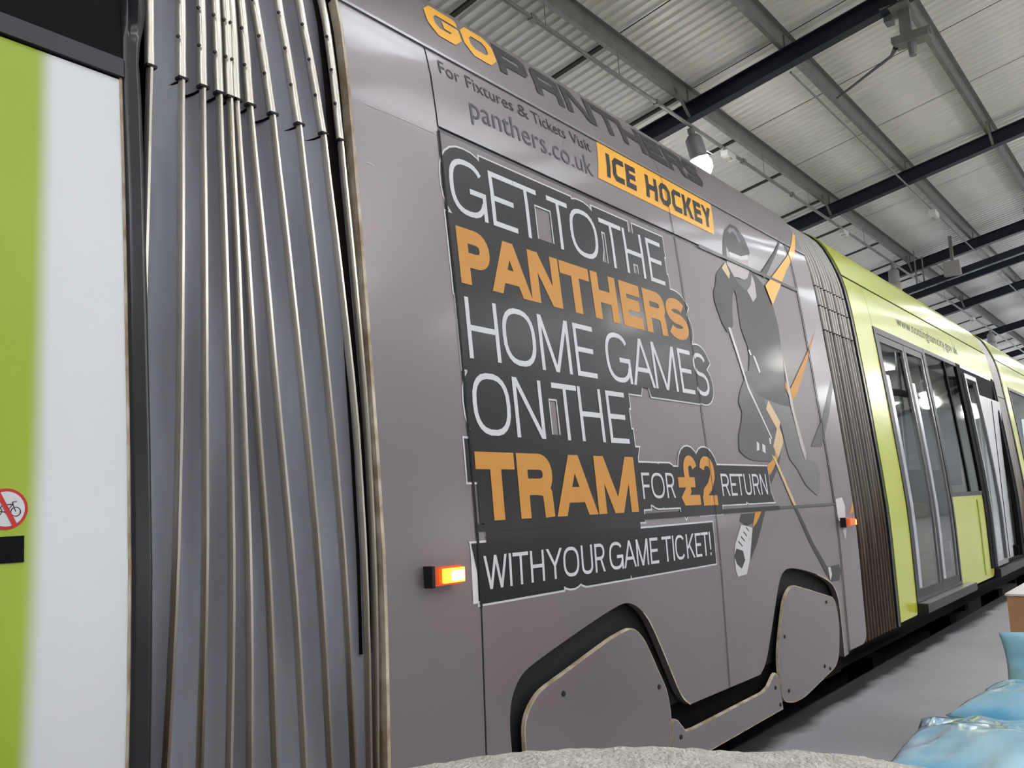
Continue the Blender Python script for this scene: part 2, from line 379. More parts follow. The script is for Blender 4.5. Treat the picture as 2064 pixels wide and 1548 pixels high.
    if ch == '2':
        hr = rz*.52
        return [('P', ell(cx, zt-hr, rx, hr, 170, 0, 10, 2.2) + [(r-.03*rx, zt-hr-.1*H), (cx+.2*rx, zm-.12*H), (l+.25*rx, zb+.16*H), (l, zb+.02*H)], False), Hh(zb, x0, x1)]
    if ch == '£':
        hr = rz*.5; xs = l+.42*(r-l)
        return [('P', ell((xs+r)/2, zt-hr, (r-xs)/2, hr, 15, 180, 9, 2.2) + [(xs+.02*H, zm-.05*H), (xs+.02*H, zb+.22*H), (l+.02*H, zb)], False), Hh(zb+.02*H, l+.1*(r-l), x1), Hh(zm-.03*H, x0, x1-.18*(x1-x0))]
    if ch == '!': return [('L', ((x0+x1)/2, b+.24*H), ((x0+x1)/2, t_)), ('L', ((x0+x1)/2, b), ((x0+x1)/2, b+.11*H))]
    raise KeyError(ch)
def emit(prim, t, m=0., jit=0.):
    """convex quads of a stroke of width t, dilated by m"""
    k = prim[0]; w = t/2+m+jit*1e-5
    if k == 'D':
        (xa, za), (xb, zb) = prim[1], prim[2]; dx = xb-xa; dz = zb-za; L = math.hypot(dx, dz); hw = min(w*L/abs(dz), w*2.2); e = m
        f = lambda z: xa+dx*(z-za)/dz
        lo, hi = (za-e, zb+e) if dz > 0 else (za+e, zb-e)
        return [[(f(lo)-hw, lo), (f(lo)+hw, lo), (f(hi)+hw, hi), (f(hi)-hw, hi)]]
    pts = [prim[1], prim[2]] if k == 'L' else list(prim[1]); closed = k == 'P' and prim[2]
    P = [Vector(p) for p in pts]
    if not closed and m > 0:
        P[0] = P[0]+(P[0]-P[1]).normalized()*m; P[-1] = P[-1]+(P[-1]-P[-2]).normalized()*m
    N = len(P); nn = []
    for i in range(N):
        a = P[i]-P[i-1] if (i > 0 or closed) else None; b = P[(i+1) % N]-P[i] if (i < N-1 or closed) else None
        if a is None or a.length < 1e-9: a = b
        if b is None or b.length < 1e-9: b = a
        a = a.normalized(); b = b.normalized(); na = Vector((-a.y, a.x)); nb = Vector((-b.y, b.x)); mm = na+nb
        mm = na if mm.length < 1e-3 else mm.normalized()
        nn.append(mm*w/max(.45, mm.dot(na)))
    return [[tuple(P[i]-nn[i]), tuple(P[(i+1) % N]-nn[(i+1) % N]), tuple(P[(i+1) % N]+nn[(i+1) % N]), tuple(P[i]+nn[i])] for i in range(N if closed else N-1)]
def word(items, b, t_, t, m=0., ang=False, shear=0.):
    out = []
    for ch, x0, x1 in items:
        for pr in glyph(ch, x0, x1, b, t_, t, ang):
            for q in emit(pr, t, m):
                out.append([(x+shear*(z-b), z) for x, z in q])
    return out
def convex(polys):                                                    # keep quads convex (split folded ones)
    out = []
    for p in polys:
        if len(p) == 4:
            out += [[p[0], p[1], p[2]], [p[0], p[2], p[3]]]
        else: out.append(p)
    return out

# ================================================================ THE SETTING
H0 = 1.12; D0 = 1.75
def zroof(y, extra=0.):                                               # underside of the purlins; roof rises toward the viewer, ridge at y = -8.3
    yy = y if y > -8.3 else -16.6-y
    return H0+7.0-.2*(yy+D0)+extra
X0, X1, Y0, Y1 = -13.6, 62.0, -25.5, 8.9
def setting(name, mb, m): return tag(mb.build(name, m), kind='structure')
def stain_shade_floor():                                                    # ragged oily strip plus the tram's shadow, painted dark along the track edge
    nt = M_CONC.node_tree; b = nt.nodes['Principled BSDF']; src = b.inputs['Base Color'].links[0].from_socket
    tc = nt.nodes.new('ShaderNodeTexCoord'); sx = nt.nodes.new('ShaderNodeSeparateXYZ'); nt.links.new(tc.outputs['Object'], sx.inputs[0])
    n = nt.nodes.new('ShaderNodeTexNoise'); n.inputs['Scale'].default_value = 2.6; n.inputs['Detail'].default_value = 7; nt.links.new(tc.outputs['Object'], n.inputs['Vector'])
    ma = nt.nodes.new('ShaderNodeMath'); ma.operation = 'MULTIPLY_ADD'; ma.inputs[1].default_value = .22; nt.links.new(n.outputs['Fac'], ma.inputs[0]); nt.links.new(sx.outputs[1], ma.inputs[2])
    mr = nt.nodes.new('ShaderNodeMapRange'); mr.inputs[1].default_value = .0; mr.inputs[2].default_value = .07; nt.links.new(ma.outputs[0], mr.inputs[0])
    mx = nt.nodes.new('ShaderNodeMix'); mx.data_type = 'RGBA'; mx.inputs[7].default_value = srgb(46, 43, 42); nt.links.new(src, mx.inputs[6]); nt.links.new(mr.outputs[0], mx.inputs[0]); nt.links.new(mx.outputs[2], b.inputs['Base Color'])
stain_shade_floor()
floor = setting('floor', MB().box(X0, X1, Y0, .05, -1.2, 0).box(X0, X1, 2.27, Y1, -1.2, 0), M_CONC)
pit = setting('floor_pit', MB().box(X0, X1, .051, 2.269, -1.2, -1.0).box(X0, X1, .051, .08, -1.0, -.012).box(X0, X1, 2.24, 2.269, -1.0, -.012), mat('oily_pit_concrete', srgb(42, 38, 36), .85, 0, .15, var=.4, vscale=2))
# inset rails of the tram's track
for yr in (.48, 1.92):
    MB().box(X0, X1, yr-.035, yr+.035, -.12, .004).build('rail', M_RAIL, pit)
    for k in range(30): MB().box(X0+.5+k*2.5, X0+.75+k*2.5, yr-.1, yr+.1, -1.0, -.12).build('rail_pier', M_UNDER, pit)
setting('wall_back', MB().box(X0, X1, Y1, Y1+.2, 0, zroof(Y1)+.3), M_WALL)
setting('wall_far', MB().add([(X1, Y0, 0), (X1, Y1, 0), (X1, Y1, zroof(Y1)+.3), (X1, -8.3, zroof(-8.3)+.3), (X1, Y0, zroof(Y0)+.3)] + [(X1+.2, y, z) for y, z in ((Y0, 0), (Y1, 0), (Y1, zroof(Y1)+.3), (-8.3, zroof(-8.3)+.3), (Y0, zroof(Y0)+.3))],
        [(0, 1, 2, 3, 4), (9, 8, 7, 6, 5), (0, 5, 6, 1), (1, 6, 7, 2), (2, 7, 8, 3), (3, 8, 9, 4), (4, 9, 5, 0)]), M_WALL)
setting('wall_near', MB().add([(X0, Y0, 0), (X0, Y1, 0), (X0, Y1, zroof(Y1)+.3), (X0, -8.3, zroof(-8.3)+.3), (X0, Y0, zroof(Y0)+.3)] + [(X0-.2, y, z) for y, z in ((Y0, 0), (Y1, 0), (Y1, zroof(Y1)+.3), (-8.3, zroof(-8.3)+.3), (Y0, zroof(Y0)+.3))],
        [(4, 3, 2, 1, 0), (5, 6, 7, 8, 9), (1, 6, 5, 0), (2, 7, 6, 1), (3, 8, 7, 2), (4, 9, 8, 3), (0, 5, 9, 4)]), M_WALL)
setting('wall_front', MB().box(X0, X1, Y0-.2, Y0, 0, zroof(Y0)+.3), M_WALL)
for i in range(6):                                                    # glowing bays added to the unseen front wall, lighting tram and ceiling
    xw = -8+i*12.0
    wn = setting('window_%d' % (i+1), MB().box(xw, xw+8.5, Y0+.0, Y0+.04, 1.2, 4.6), M_FILLWIN)
    for k in range(5):
        MB().box(xw-.03+k*8.5/4, xw+.03+k*8.5/4, Y0+.04, Y0+.09, 1.2, 4.6).build('mullion', M_NAVY, wn)
for i in range(5):                                                    # glowing bays added to the hidden back wall to light the ceiling
    xw = 8+i*10.5
    wn = setting('window_%d' % (i+7), MB().box(xw, xw+9, Y1-.04, Y1, 1.6, 4.4), M_FILLWIN)
    for k in range(5): MB().box(xw-.03+k*9/4, xw+.03+k*9/4, Y1-.09, Y1-.04, 1.6, 4.4).build('mullion', M_NAVY, wn)
fd = setting('door_1', MB().box(X1-.05, X1, -3.5, 7, 0, 5.2), mat('open_door_daylight', (1, 1, 1, 1), .5, emit=(.92, .96, 1, 1), estr=6))   # open roller door at the far end
for k in range(4): MB().box(X1-.1, X1-.05, -3.55+3.5*k, -3.45+3.5*k, 0, 5.2).build('door_post', M_NAVY, fd)
# ceiling: outer deck with sheets, purlins and rafters as its pieces
def slab(x0, x1, y0, y1, e0, e1):
    ys = [y0, y1]; v = []
    for x in (x0, x1):
        for y in ys:
            for e in (e0, e1): v.append((x, y, zroof(y, e)))
    return MB().add(v, [(0, 1, 3, 2), (4, 6, 7, 5), (0, 4, 5, 1), (2, 3, 7, 6), (0, 2, 6, 4), (1, 5, 7, 3)])
deck = slab(X0-.2, X1+.2, -8.3, Y1+.2, .36, .44)
d2 = slab(X0-.2, X1+.2, Y0-.2, -8.3, .28, .44); deck.add(d2.v, d2.f)
ceiling = setting('ceiling', deck, M_JOINT)
SH0, SHP = 7.32-2.1*10, 2.1
def corrugated(x0, x1, y0, y1, e):
    n = 12; p = (x1-x0)/n; xs = []
    for i in range(n):
        for u, dz in ((0, 0), (.2, 0), (.35, .032), (.7, .032), (.85, 0)): xs.append((x0+p*(i+u), dz))
    xs.append((x1, 0)); v = []
    for x, dz in xs: v += [(x, y0, zroof(y0, e+dz)), (x, y1, zroof(y1, e+dz))]
    return v, [(2*i, 2*i+1, 2*i+3, 2*i+2) for i in range(len(xs)-1)]
SKY = {17: (.75, 2.2), 18: (.75, 2.2)}
for k in range(0, 36):                                                # one corrugated sheet run between two joints
    xa = SH0+k*SHP+.011; xb = SH0+(k+1)*SHP-.011
    if xb < X0 or xa > X1: continue
    if k % 6 == 3:                                                    # rooflight over the aisle, behind the viewer's line of sight
        for ya, yb, mm, nm in ((-8.3, -4.4, M_SHEET, 'roof_sheet'), (-2.0, Y1, M_SHEET, 'roof_sheet'), (-4.4, -2.0, M_SKYL, 'rooflight')):
            v, fcs = corrugated(xa, xb, ya, yb, .25); MB().add(v, fcs).build(nm, mm, ceiling)
    elif 19 <= k <= 20 or 25 <= k <= 26:                                # bays with a rooflight let into the slope
        for ya, yb, mm, nm in ((-8.3, -.8, M_SHEET, 'roof_sheet'), (.95, Y1, M_SHEET, 'roof_sheet'), (-.8, .95, M_SKYL, 'rooflight')):
            v, fcs = corrugated(xa, xb, ya, yb, .25); MB().add(v, fcs).build(nm, mm, ceiling)
    else:
        v, fcs = corrugated(xa, xb, -8.3, Y1, .25); MB().add(v, fcs).build('roof_sheet', M_SHEET, ceiling)
    MB().obox((xa-.011, 3.95, zroof(3.95, .235)), (xa-.011, Y1, zroof(Y1, .235)), .07, .03).build('joint_strip', M_JOINT, ceiling)
# rooflight run over the working aisle behind the viewer's shoulder (far slope side)
for i in range(8):
    xc = -9.5+i*9.0
    v = slab(xc, xc+5.2, -6.6, -5.2, .20, .24); v.build('rooflight', M_SKYL, ceiling)
    v = slab(xc, xc+5.2, -14.0, -12.0, .20, .24); v.build('rooflight', M_SKYL, ceiling)
def zpurlin(y):                                                       # Z-section purlin
    mb = MB(); z = zroof(y)
    pr = [(-.004, .015), (-.06, .0), (-.06, .03), (-.056, .006), (.004, .006), (.004, .24), (.06, .24), (.06, .246), (-.004, .246), (-.004, .012)]
    s = [(y+a, z+b) for a, b in [(.004, 0), (.064, 0), (.064, .03), (.058, .03), (.058, .006), (.004, .006)]]
    mb.box(X0, X1, y-.004, y+.004, z, z+.246)
    mb.box(X0, X1, y+.004, y+.065, z, z+.006); mb.box(X0, X1, y+.059, y+.065, z+.006, z+.03)
    mb.box(X0, X1, y-.065, y-.004, z+.24, z+.246)
    return mb.build('purlin', M_GALV, ceiling)
PUR = [3.72-1.52*k for k in range(-3, 8)]
for y in PUR: zpurlin(y)
RAFX = [11.465+6.25*k for k in range(-4, 9)]
for x in RAFX:                                                        # navy I-section rafters under the purlins
    mb = MB()
    for ya, yb in ((-8.3, Y1), (Y0, -8.3)):
        for (xa, xb, ea, eb) in ((x-.085, x+.085, -.014, 0), (x-.006, x+.006, -.25, -.012), (x-.085, x+.085, -.264, -.25)):
            s = slab(xa, xb, ya, yb, ea, eb); mb.add(s.v, s.f)
    mb.build('rafter', M_NAVY, ceiling)
for x in RAFX[3:8]:                                                   # fly braces from purlin to rafter foot, purlin cleats
    for y in (3.72, .68):
        MB().obox((x-.5, y-.02, zroof(y)+.08), (x-.06, y-.03, zroof(y)-.25), .045, .012).build('fly_brace', M_GALV, ceiling)
    for y in (3.72, 2.2, .68):
        MB().box(x-.06, x+.06, y-.022, y-.004, zroof(y), zroof(y)+.2).build('purlin_cleat', M_GALV, ceiling)

# ================================================================ THE TRAM
tram = tag(empty('tram', (0, 0, 0)), 'articulated tram with a grey advert section between pleated gangways and lime green sections', 'tram')
XL, S1, S2, S3, XR = 1.63, 2.012, 3.652, 5.25, 5.60
G_ = .004
# dark core of the advert section so nothing shows through the joints
core = MB()
cp = [(yp(z)+.045, z) for z in KN if z > .3]; cp = [(.045, .3)] + cp + [(2.4-a, b) for a, b in cp[::-1]] + [(2.355, .3)]
def loft(mb, prof, xa, xb):
    n = len(prof); mb.add([(xa, y, z) for y, z in prof] + [(xb, y, z) for y, z in prof], [(i, (i+1) % n, n+(i+1) % n, n+i) for i in range(n)] + [tuple(range(n))[::-1], tuple(range(n, 2*n))])
loft(core, cp, XL+.02, XR-.02); core.build('body_core', M_GAP, tram)
farp = [(2.4-yp(z), z) for z in KN if z > .15]
MB().add([(x, y, z) for x in (XL, XR) for y, z in farp], [(i, i+1, len(farp)+i+1, len(farp)+i) for i in range(len(farp)-1)]).build('far_side_skin', M_GREY, tram, .5)
# ---- skin panels
end1 = panel('end_panel', rect(XL, S1-G_, .19, 2.688), M_GREY, tram)
end2 = panel('end_panel', rounded(rect(S3+G_, XR, .205, 2.688), .05, radii=[0, .09, 0, 0]), M_GREY, tram)
up = panel('cantrail_panel', rect(S1+G_, S2-.002, 2.388, 2.688), M_GREY, tram)
up2 = panel('cantrail_panel', rect(S2+.002, S3-G_, 2.388, 2.688), M_GREY, tram)
roof1 = panel('roof_cowl', rect(XL, S2-.002, 2.702, 3.24), M_GREY, tram, off=.004)
roof2 = panel('roof_cowl', rect(S2+.002, XR, 2.702, 3.24), M_GREY, tram, off=.004)
win1 = panel('window_pane', rect(S1+G_, S2-.003, 1.068, 2.368), M_GREYFILM, tram, off=-.002)
win2 = panel('window_pane', rect(S2+.003, S3-G_, 1.058, 2.368), M_GREYFILM, tram, off=-.002)
panel('window_gasket', rect(S1+G_, S3-G_, 2.366, 2.390), M_RUBBER, tram, off=-.006, th=.02)
panel('window_gasket', rect(S1+G_, S3-G_, 1.040, 1.070), M_RUBBER, tram, off=-.004, th=.02)
panel('panel_gasket', rect(S1-.008, S1+.008, .19, 2.69), M_RUBBER, tram, off=-.004, th=.02)
# rain gutter lip along the roof edge, glinting
panel('gutter_lip', rect(XL, XR, 2.689, 2.701), M_STEEL, tram, off=.006, th=.03)
arch1 = [(2.135, .33), (2.121, .5), (2.174, .587), (2.265, .622), (2.751, .738), (2.866, .745), (2.968, .69), (3.034, .61), (3.134, .457), (3.213, .332), (3.285, .291)]
arch2 = [(3.99, .287), (4.065, .325), (4.15, .45), (4.264, .632), (4.333, .721), (4.442, .748), (4.737, .702), (5.024, .63), (5.121, .567), (5.163, .476), (5.17, .185)]
def chaikin(p, n=2):
    for _ in range(n):
        q = [p[0]]
        for a, b in zip(p, p[1:]): q += [(a[0]*.75+b[0]*.25, a[1]*.75+b[1]*.25), (a[0]*.25+b[0]*.75, a[1]*.25+b[1]*.75)]
        p = q+[p[-1]]
    return p
arch1 = [(2.137, .2)] + chaikin(arch1); arch2 = chaikin(arch2)
lowL = [(S1+G_, .19), (2.14, .19)] + arch1 + [(S2-.002, .289), (S2-.002, 1.043), (S1+G_, 1.043)]
lowR = [(S2+.002, .289)] + arch2 + [(S3-G_, .19), (S3-G_, 1.043), (S2+.002, 1.043)]
low1 = panel('lower_panel', lowL, M_GREY, tram); low2 = panel('lower_panel', lowR, M_GREY, tram)
def strip(name, pts, wd, m, parent, off=.0015):                       # ribbon along an outline
    return decal(name, convex(emit(('P', pts, False), wd)), m, parent, off)
strip('worn_edge', arch1[26:], .007, M_CREAM, low1); strip('worn_edge', arch2[27:], .008, M_CREAM, low2)
panel('end_trim', rect(XL-.011, XL, .19, 2.69), M_CREAM, tram, off=.002, th=.04)
MB().add([onsurf(x, z, o) for z in KN if .15 <= z <= 2.7 for x, o in ((XL-.075, -.03), (XL-.011, -.03))], [(2*i, 2*i+1, 2*i+3, 2*i+2) for i in range(len([z for z in KN if .15 <= z <= 2.7])-1)]).build('end_recess', M_UNDER, tram)
# ---- running gear: dark bay, wheel covers and skirt
MB().box(2.0, 5.24, .05, .09, .09, .8).build('bogie_bay', M_UNDER, tram)
def cover(pts, bolts, name='wheel_cover'):
    o = panel(name, pts, M_CREAM, tram, off=.004, th=.014)
    decal('cover_face', tess(shrink(pts, .005)), M_GREY, o, .0052)
    for bx, bz in bolts:
        mb = MB(); mb.lathe([(.0001, .006), (.008, .006), (.010, 0), (.010, -.004)], 8)
        mb.v = [(bx+x, yp(bz)-.0045-z, bz+y) for x, y, z in mb.v]; mb.build('bolt', M_BOLT, o)
    return o
c1 = rounded([(2.198, .09), (3.092, .09), (3.118, .30), (3.09, .39), (2.945, .60), (2.865, .655), (2.72, .636), (2.262, .527), (2.19, .46)], .07, 4, radii=[.02, .02, .05, .02, .06, .1, .05, .12, .08])
cover(c1, [(2.402, .498), (3.03, .406), (2.40, .17), (3.03, .17)])
c2 = rounded([(4.36, .088), (4.50, .086), (5.06, .165), (5.12, .37), (5.09, .525), (4.45, .660), (4.335, .60), (4.195, .33), (4.215, .12)], .1, 5, radii=[.05, .06, .12, .05, .1, .13, .1, .14, .07])
cover(c2, [(4.298, .418), (4.30, .158), (4.822, .19), (4.901, .165), (4.932, .517)])
sk = [(3.105, .075), (4.218, .087), (4.185, .25), (4.155, .268), (4.13, .262), (4.06, .222), (3.99, .208), (3.30, .198), (3.225, .203), (3.165, .255), (3.14, .265), (3.116, .257)]
cover(sk, [(3.177, .189), (4.137, .202), (4.181, .115)], 'skirt_panel')
# ---- adverts on the panels
PRINT = []
t1 = .0195; tb = .052
LINES = [([('G', 2.036, 2.222), ('E', 2.249, 2.389), ('T', 2.390, 2.529), ('T', 2.595, 2.733), ('O', 2.735, 2.933), ('T', 2.961, 3.136), ('H', 3.146, 3.305), ('E', 3.347, 3.48)], 2.090, 2.296, t1, M_WHITE),
         ([('P', 2.043, 2.205), ('A', 2.203, 2.425), ('N', 2.424, 2.614), ('T', 2.622, 2.822), ('H', 2.836, 3.020), ('E', 3.050, 3.215), ('R', 3.243, 3.432), ('S', 3.440, 3.640)], 1.842, 2.040, tb, M_ORANGEF),
         ([('H', 2.048, 2.208), ('O', 2.229, 2.414), ('M', 2.437, 2.625), ('E', 2.659, 2.794), ('G', 2.873, 3.058), ('A', 3.066, 3.246), ('M', 3.250, 3.452), ('E', 3.488, 3.612), ('S', 3.628, 3.770)], 1.591, 1.797, t1, M_WHITE),
         ([('O', 2.041, 2.231), ('N', 2.253, 2.413), ('T', 2.477, 2.632), ('H', 2.639, 2.796), ('E', 2.833, 2.971)], 1.343, 1.549, t1, M_WHITE),
         ([('T', 2.026, 2.220), ('R', 2.233, 2.425), ('A', 2.436, 2.688), ('M', 2.695, 2.980)], 1.075, 1.290, tb*1.05, M_ORANGEF),
         ([('F', 3.027, 3.092), ('O', 3.100, 3.208), ('R', 3.225, 3.295)], 1.124, 1.229, .0115, M_WHITE),
         ([('£', 3.332, 3.520), ('2', 3.545, 3.690)], 1.085, 1.306, .044, M_ORANGEF),
         ([('R', 3.750, 3.830), ('E', 3.848, 3.912), ('T', 3.915, 3.993), ('U', 4.005, 4.083), ('R', 4.103, 4.180), ('N', 4.197, 4.278)], 1.124, 1.227, .0115, M_WHITE),
         ([('W', 2.030, 2.142), ('I', 2.150, 2.166), ('T', 2.172, 2.252), ('H', 2.262, 2.336), ('Y', 2.351, 2.440), ('O', 2.445, 2.540), ('U', 2.555, 2.626), ('R', 2.640, 2.705), ('G', 2.736, 2.832), ('A', 2.835, 2.925), ('M', 2.930, 3.020), ('E', 3.035, 3.100), ('T', 3.133, 3.210), ('I', 3.218, 3.234), ('C', 3.242, 3.327), ('K', 3.340, 3.412), ('E', 3.422, 3.478), ('T', 3.482, 3.548), ('!', 3.556, 3.570)], .869, .970, .0115, M_WHITE)]
NAMES = ['slogan_lettering']*9
allw = []; allb = []
for items, b, t_, t, m in LINES:
    allb += word(items, b, t_, t, .040); allw += word(items, b, t_, t, .0468)
allb += [rect(2.0, 3.604, .84, 1.0), rect(2.05, 2.98, 1.0, 1.08), rect(3.0, 4.29, 1.1, 1.255), rect(2.012, 3.0, 1.28, 1.36), rect(2.05, 3.0, 1.54, 1.62), rect(2.05, 3.5, 1.79, 1.85), rect(2.05, 3.5, 2.03, 2.1)]
allb += [rect(2.012, 3.60, 1.835, 2.05), rect(2.012, 3.70, 1.585, 1.80), rect(2.03, 2.435, 1.335, 1.56), rect(2.518, 2.975, 1.335, 1.56), rect(2.03, 2.99, 1.07, 1.295), rect(2.07, 2.48, 2.085, 2.30), rect(2.635, 2.955, 2.085, 2.30), rect(3.045, 3.20, 2.08, 2.29), rect(3.255, 3.485, 2.08, 2.29), rect(3.2, 3.26, 2.15, 2.29)]
allw += [rect(1.975, 3.611, .833, 1.012), rect(2.993, 4.297, 1.093, 1.262)]
plate_w = decal('slogan_outline', convex(allw), M_WHITE, win1, .0012)
plate_b = decal('slogan_backing', convex(allb), M_BLACKF, win1, .0022)
for nm, (items, b, t_, t, m) in zip(NAMES, LINES):
    par = win1 if b > 1.05 else low1
    decal(nm, convex(word(items, b, t_, t)), m, par, .0032)
# joint lines stay visible across the print
decal('print_cut', [rect(S1-.007, S1+.003, .82, 2.37)], M_GAP, low1, .0036); decal('print_cut', [rect(S2-.002, S2+.002, .29, 2.69)], M_GAP, low1, .0040)
decal('print_cut', [rect(S1, 4.4, 1.043, 1.064)], M_BLACKF, low1, .0038)
# roof cowl lettering: angular slanted capitals
GO = [('G', 2.075, 2.255), ('O', 2.270, 2.458)]
PAN = [('P', 2.470, 2.672), ('A', 2.705, 2.905), ('N', 2.925, 3.155), ('T', 3.170, 3.385), ('H', 3.385, 3.600), ('E', 3.618, 3.815), ('R', 3.828, 4.030), ('S', 4.045, 4.225)]
decal('roof_lettering', convex(word(GO, 2.788, 2.948, .044, ang=True, shear=.2)), M_ORANGE, roof1, .0062)
decal('roof_lettering', convex(word(PAN, 2.788, 2.950, .046, ang=True, shear=.2)), M_CHAR, roof1, .0062)
bx0 = [(3.021, 2.492), (4.135, 2.492), (4.205, 2.688), (3.085, 2.688)]
ice = decal('orange_sign', [bx0], M_ORANGE, up, .0015)
ICE = [('I', 3.098, 3.134), ('C', 3.150, 3.248), ('E', 3.264, 3.352), ('H', 3.442, 3.552), ('O', 3.570, 3.680), ('C', 3.696, 3.795), ('K', 3.812, 3.918), ('E', 3.930, 4.015), ('Y', 4.025, 4.130)]
decal('sign_lettering', convex(word(ICE, 2.522, 2.648, .030, ang=True, shear=.27)), M_BLACK, up, .0026)
# lower-case lettering from the built-in typeface, laid on the skin
def fonttext(txt, x0, x1, base, height_cap, m, parent, off=.0016, capfrac=.729):
    cu = bpy.data.curves.new('lettering', 'FONT'); cu.body = txt; cu.size = 1; cu.resolution_u = 3
    o = bpy.data.objects.new('lettering_tmp', cu); COL.objects.link(o); bpy.context.view_layer.update()
    me = o.to_mesh(); vs = [v.co.copy() for v in me.vertices]; tris = []
    me.calc_loop_triangles()
    for t in me.loop_triangles: tris.append([vs[i] for i in t.vertices])
    o.to_mesh_clear(); bpy.data.objects.remove(o)
    xa = min(v.x for v in vs); xb = max(v.x for v in vs); sx = (x1-x0)/(xb-xa); sz = height_cap/capfrac
    polys = [[(x0+(v.x-xa)*sx, base+v.y*sz) for v in t] for t in tris]
    return decal('info_lettering', [p for p in polys if abs(area(p)) > 1e-10], m, parent, off)
for wd_, xa_, xb_ in (('For', 2.066, 2.174), ('Fixtures', 2.207, 2.476), ('&', 2.503, 2.572), ('Tickets', 2.596, 2.822), ('Visit', 2.858, 3.010)): fonttext(wd_, xa_, xb_, 2.608, .056, M_BLACK, up)
fonttext('panthers.co.uk', 2.199, 2.985, 2.487, .092, M_SILVERT, up)
# ---- hockey player print
def print_poly(name, pts, m, parent, off): return decal(name, tess(pts), m, parent, off)
pl = print_poly('player_jacket', [(4.123, 2.302), (4.234, 2.363), (4.3, 2.285), (4.409, 2.235), (4.489, 2.307), (4.558, 2.375), (4.687, 2.321), (4.791, 2.2), (4.82, 2.085), (4.792, 1.871), (4.767, 1.756), (4.746, 1.679), (4.78, 1.624), (4.793, 1.598), (4.643, 1.593), (4.42, 1.621), (4.324, 1.634), (4.205, 1.706), (4.213, 1.756), (4.276, 1.77), (4.311, 1.84), (4.317, 1.904), (4.288, 1.955), (4.268, 2.003), (4.28, 2.183), (4.257, 2.221), (4.2, 2.25)], M_JACK, win2, .0012)
def pp(name, pts, m, off): return print_poly(name, pts, m, win2, off)
pp('player_helmet', [(4.19, 2.371), (4.243, 2.492), (4.294, 2.558), (4.397, 2.62), (4.486, 2.619), (4.555, 2.569), (4.581, 2.519), (4.589, 2.483), (4.553, 2.461), (4.444, 2.430), (4.29, 2.423), (4.267, 2.454), (4.234, 2.363)], M_HELM, .0018)
pp('player_face', [(4.267, 2.454), (4.29, 2.423), (4.441, 2.428), (4.551, 2.461), (4.545, 2.39), (4.482, 2.315), (4.434, 2.297), (4.323, 2.294), (4.3, 2.285), (4.228, 2.349)], M_FACE, .0016)
pp('player_collar', [(4.44, 2.235), (4.50, 2.30), (4.545, 2.36), (4.575, 2.30), (4.56, 2.22), (4.50, 2.18)], M_FACE, .0017)
pp('player_chin_guard', [(4.30, 2.285), (4.43, 2.297), (4.48, 2.315), (4.545, 2.39), (4.565, 2.38), (4.51, 2.28), (4.44, 2.235), (4.35, 2.25)], M_LEG, .0018)
pp('player_visor', [(4.290, 2.430), (4.445, 2.436), (4.552, 2.468), (4.549, 2.440), (4.44, 2.412), (4.30, 2.405)], M_PALE, .0021)
pp('helmet_vent', [(4.33, 2.56), (4.36, 2.55), (4.40, 2.575), (4.43, 2.56), (4.46, 2.52), (4.49, 2.53), (4.44, 2.60), (4.37, 2.59)], M_LEG2, .0023)
pp('player_arm', [(4.123, 2.302), (4.068, 2.262), (4.034, 2.194), (3.998, 2.155), (3.992, 2.101), (4.016, 2.044), (4.041, 1.991), (4.088, 1.949), (4.171, 1.997), (4.203, 2.106), (4.234, 2.175), (4.277, 2.225), (4.22, 2.274)], M_JACK, .0015)
pp('player_shoulder_flash', [(4.15, 2.31), (4.21, 2.355), (4.245, 2.30), (4.225, 2.262)], M_TANF, .0020)
pp('player_leg', [(4.198, 1.714), (4.115, 1.639), (4.082, 1.585), (4.108, 1.54), (4.077, 1.479), (4.024, 1.419), (4.005, 1.34), (4.063, 1.313), (4.149, 1.295), (4.369, 1.293), (4.446, 1.325), (4.504, 1.438), (4.525, 1.489), (4.435, 1.58), (4.42, 1.635), (4.324, 1.65)], M_LEG, .0016)
pp('player_leg', [(4.435, 1.58), (4.42, 1.63), (4.643, 1.61), (4.78, 1.61), (4.804, 1.515), (4.902, 1.387), (4.89, 1.317), (5.058, 1.292), (5.083, 1.225), (5.017, 1.119), (4.981, 1.109), (4.826, 1.17), (4.734, 1.261), (4.643, 1.313), (4.611, 1.434), (4.596, 1.505)], M_LEG2, .0014)
pp('player_sock', [(4.473, 1.624), (4.598, 1.509), (4.565, 1.482), (4.592, 1.441), (4.59, 1.40), (4.48, 1.31), (4.44, 1.375), (4.529, 1.472), (4.423, 1.575)], M_TANF, .0022)
pp('player_stripe', [(4.36, 1.86), (4.385, 1.86), (4.43, 1.78), (4.41, 1.765)], M_PALE, .0022)
pp('player_stripe', [(4.31, 1.885), (4.335, 1.89), (4.345, 1.86), (4.33, 1.858)], M_PALE, .0022)
pp('player_stripe', [(4.40, 1.42), (4.425, 1.415), (4.415, 1.385), (4.40, 1.385)], M_PALE, .0022)
pp('player_stripe', [(4.23, 1.395), (4.26, 1.385), (4.25, 1.35), (4.215, 1.345)], M_PALE, .0022)
pp('player_stripe', [(4.30, 1.385), (4.335, 1.375), (4.325, 1.335), (4.285, 1.345)], M_PALE, .0022)
print_poly('player_skate', [(3.925, 1.036), (3.897, 1.003), (3.973, .978), (4.043, .988), (4.085, 1.036)], M_JACK, low2, .0014)
print_poly('player_skate', [(3.909, .985), (3.825, .904), (3.801, .849), (3.806, .779), (3.822, .753), (3.919, .756), (3.963, .811), (4.037, .966), (3.973, .978)], M_PALE, low2, .0013)
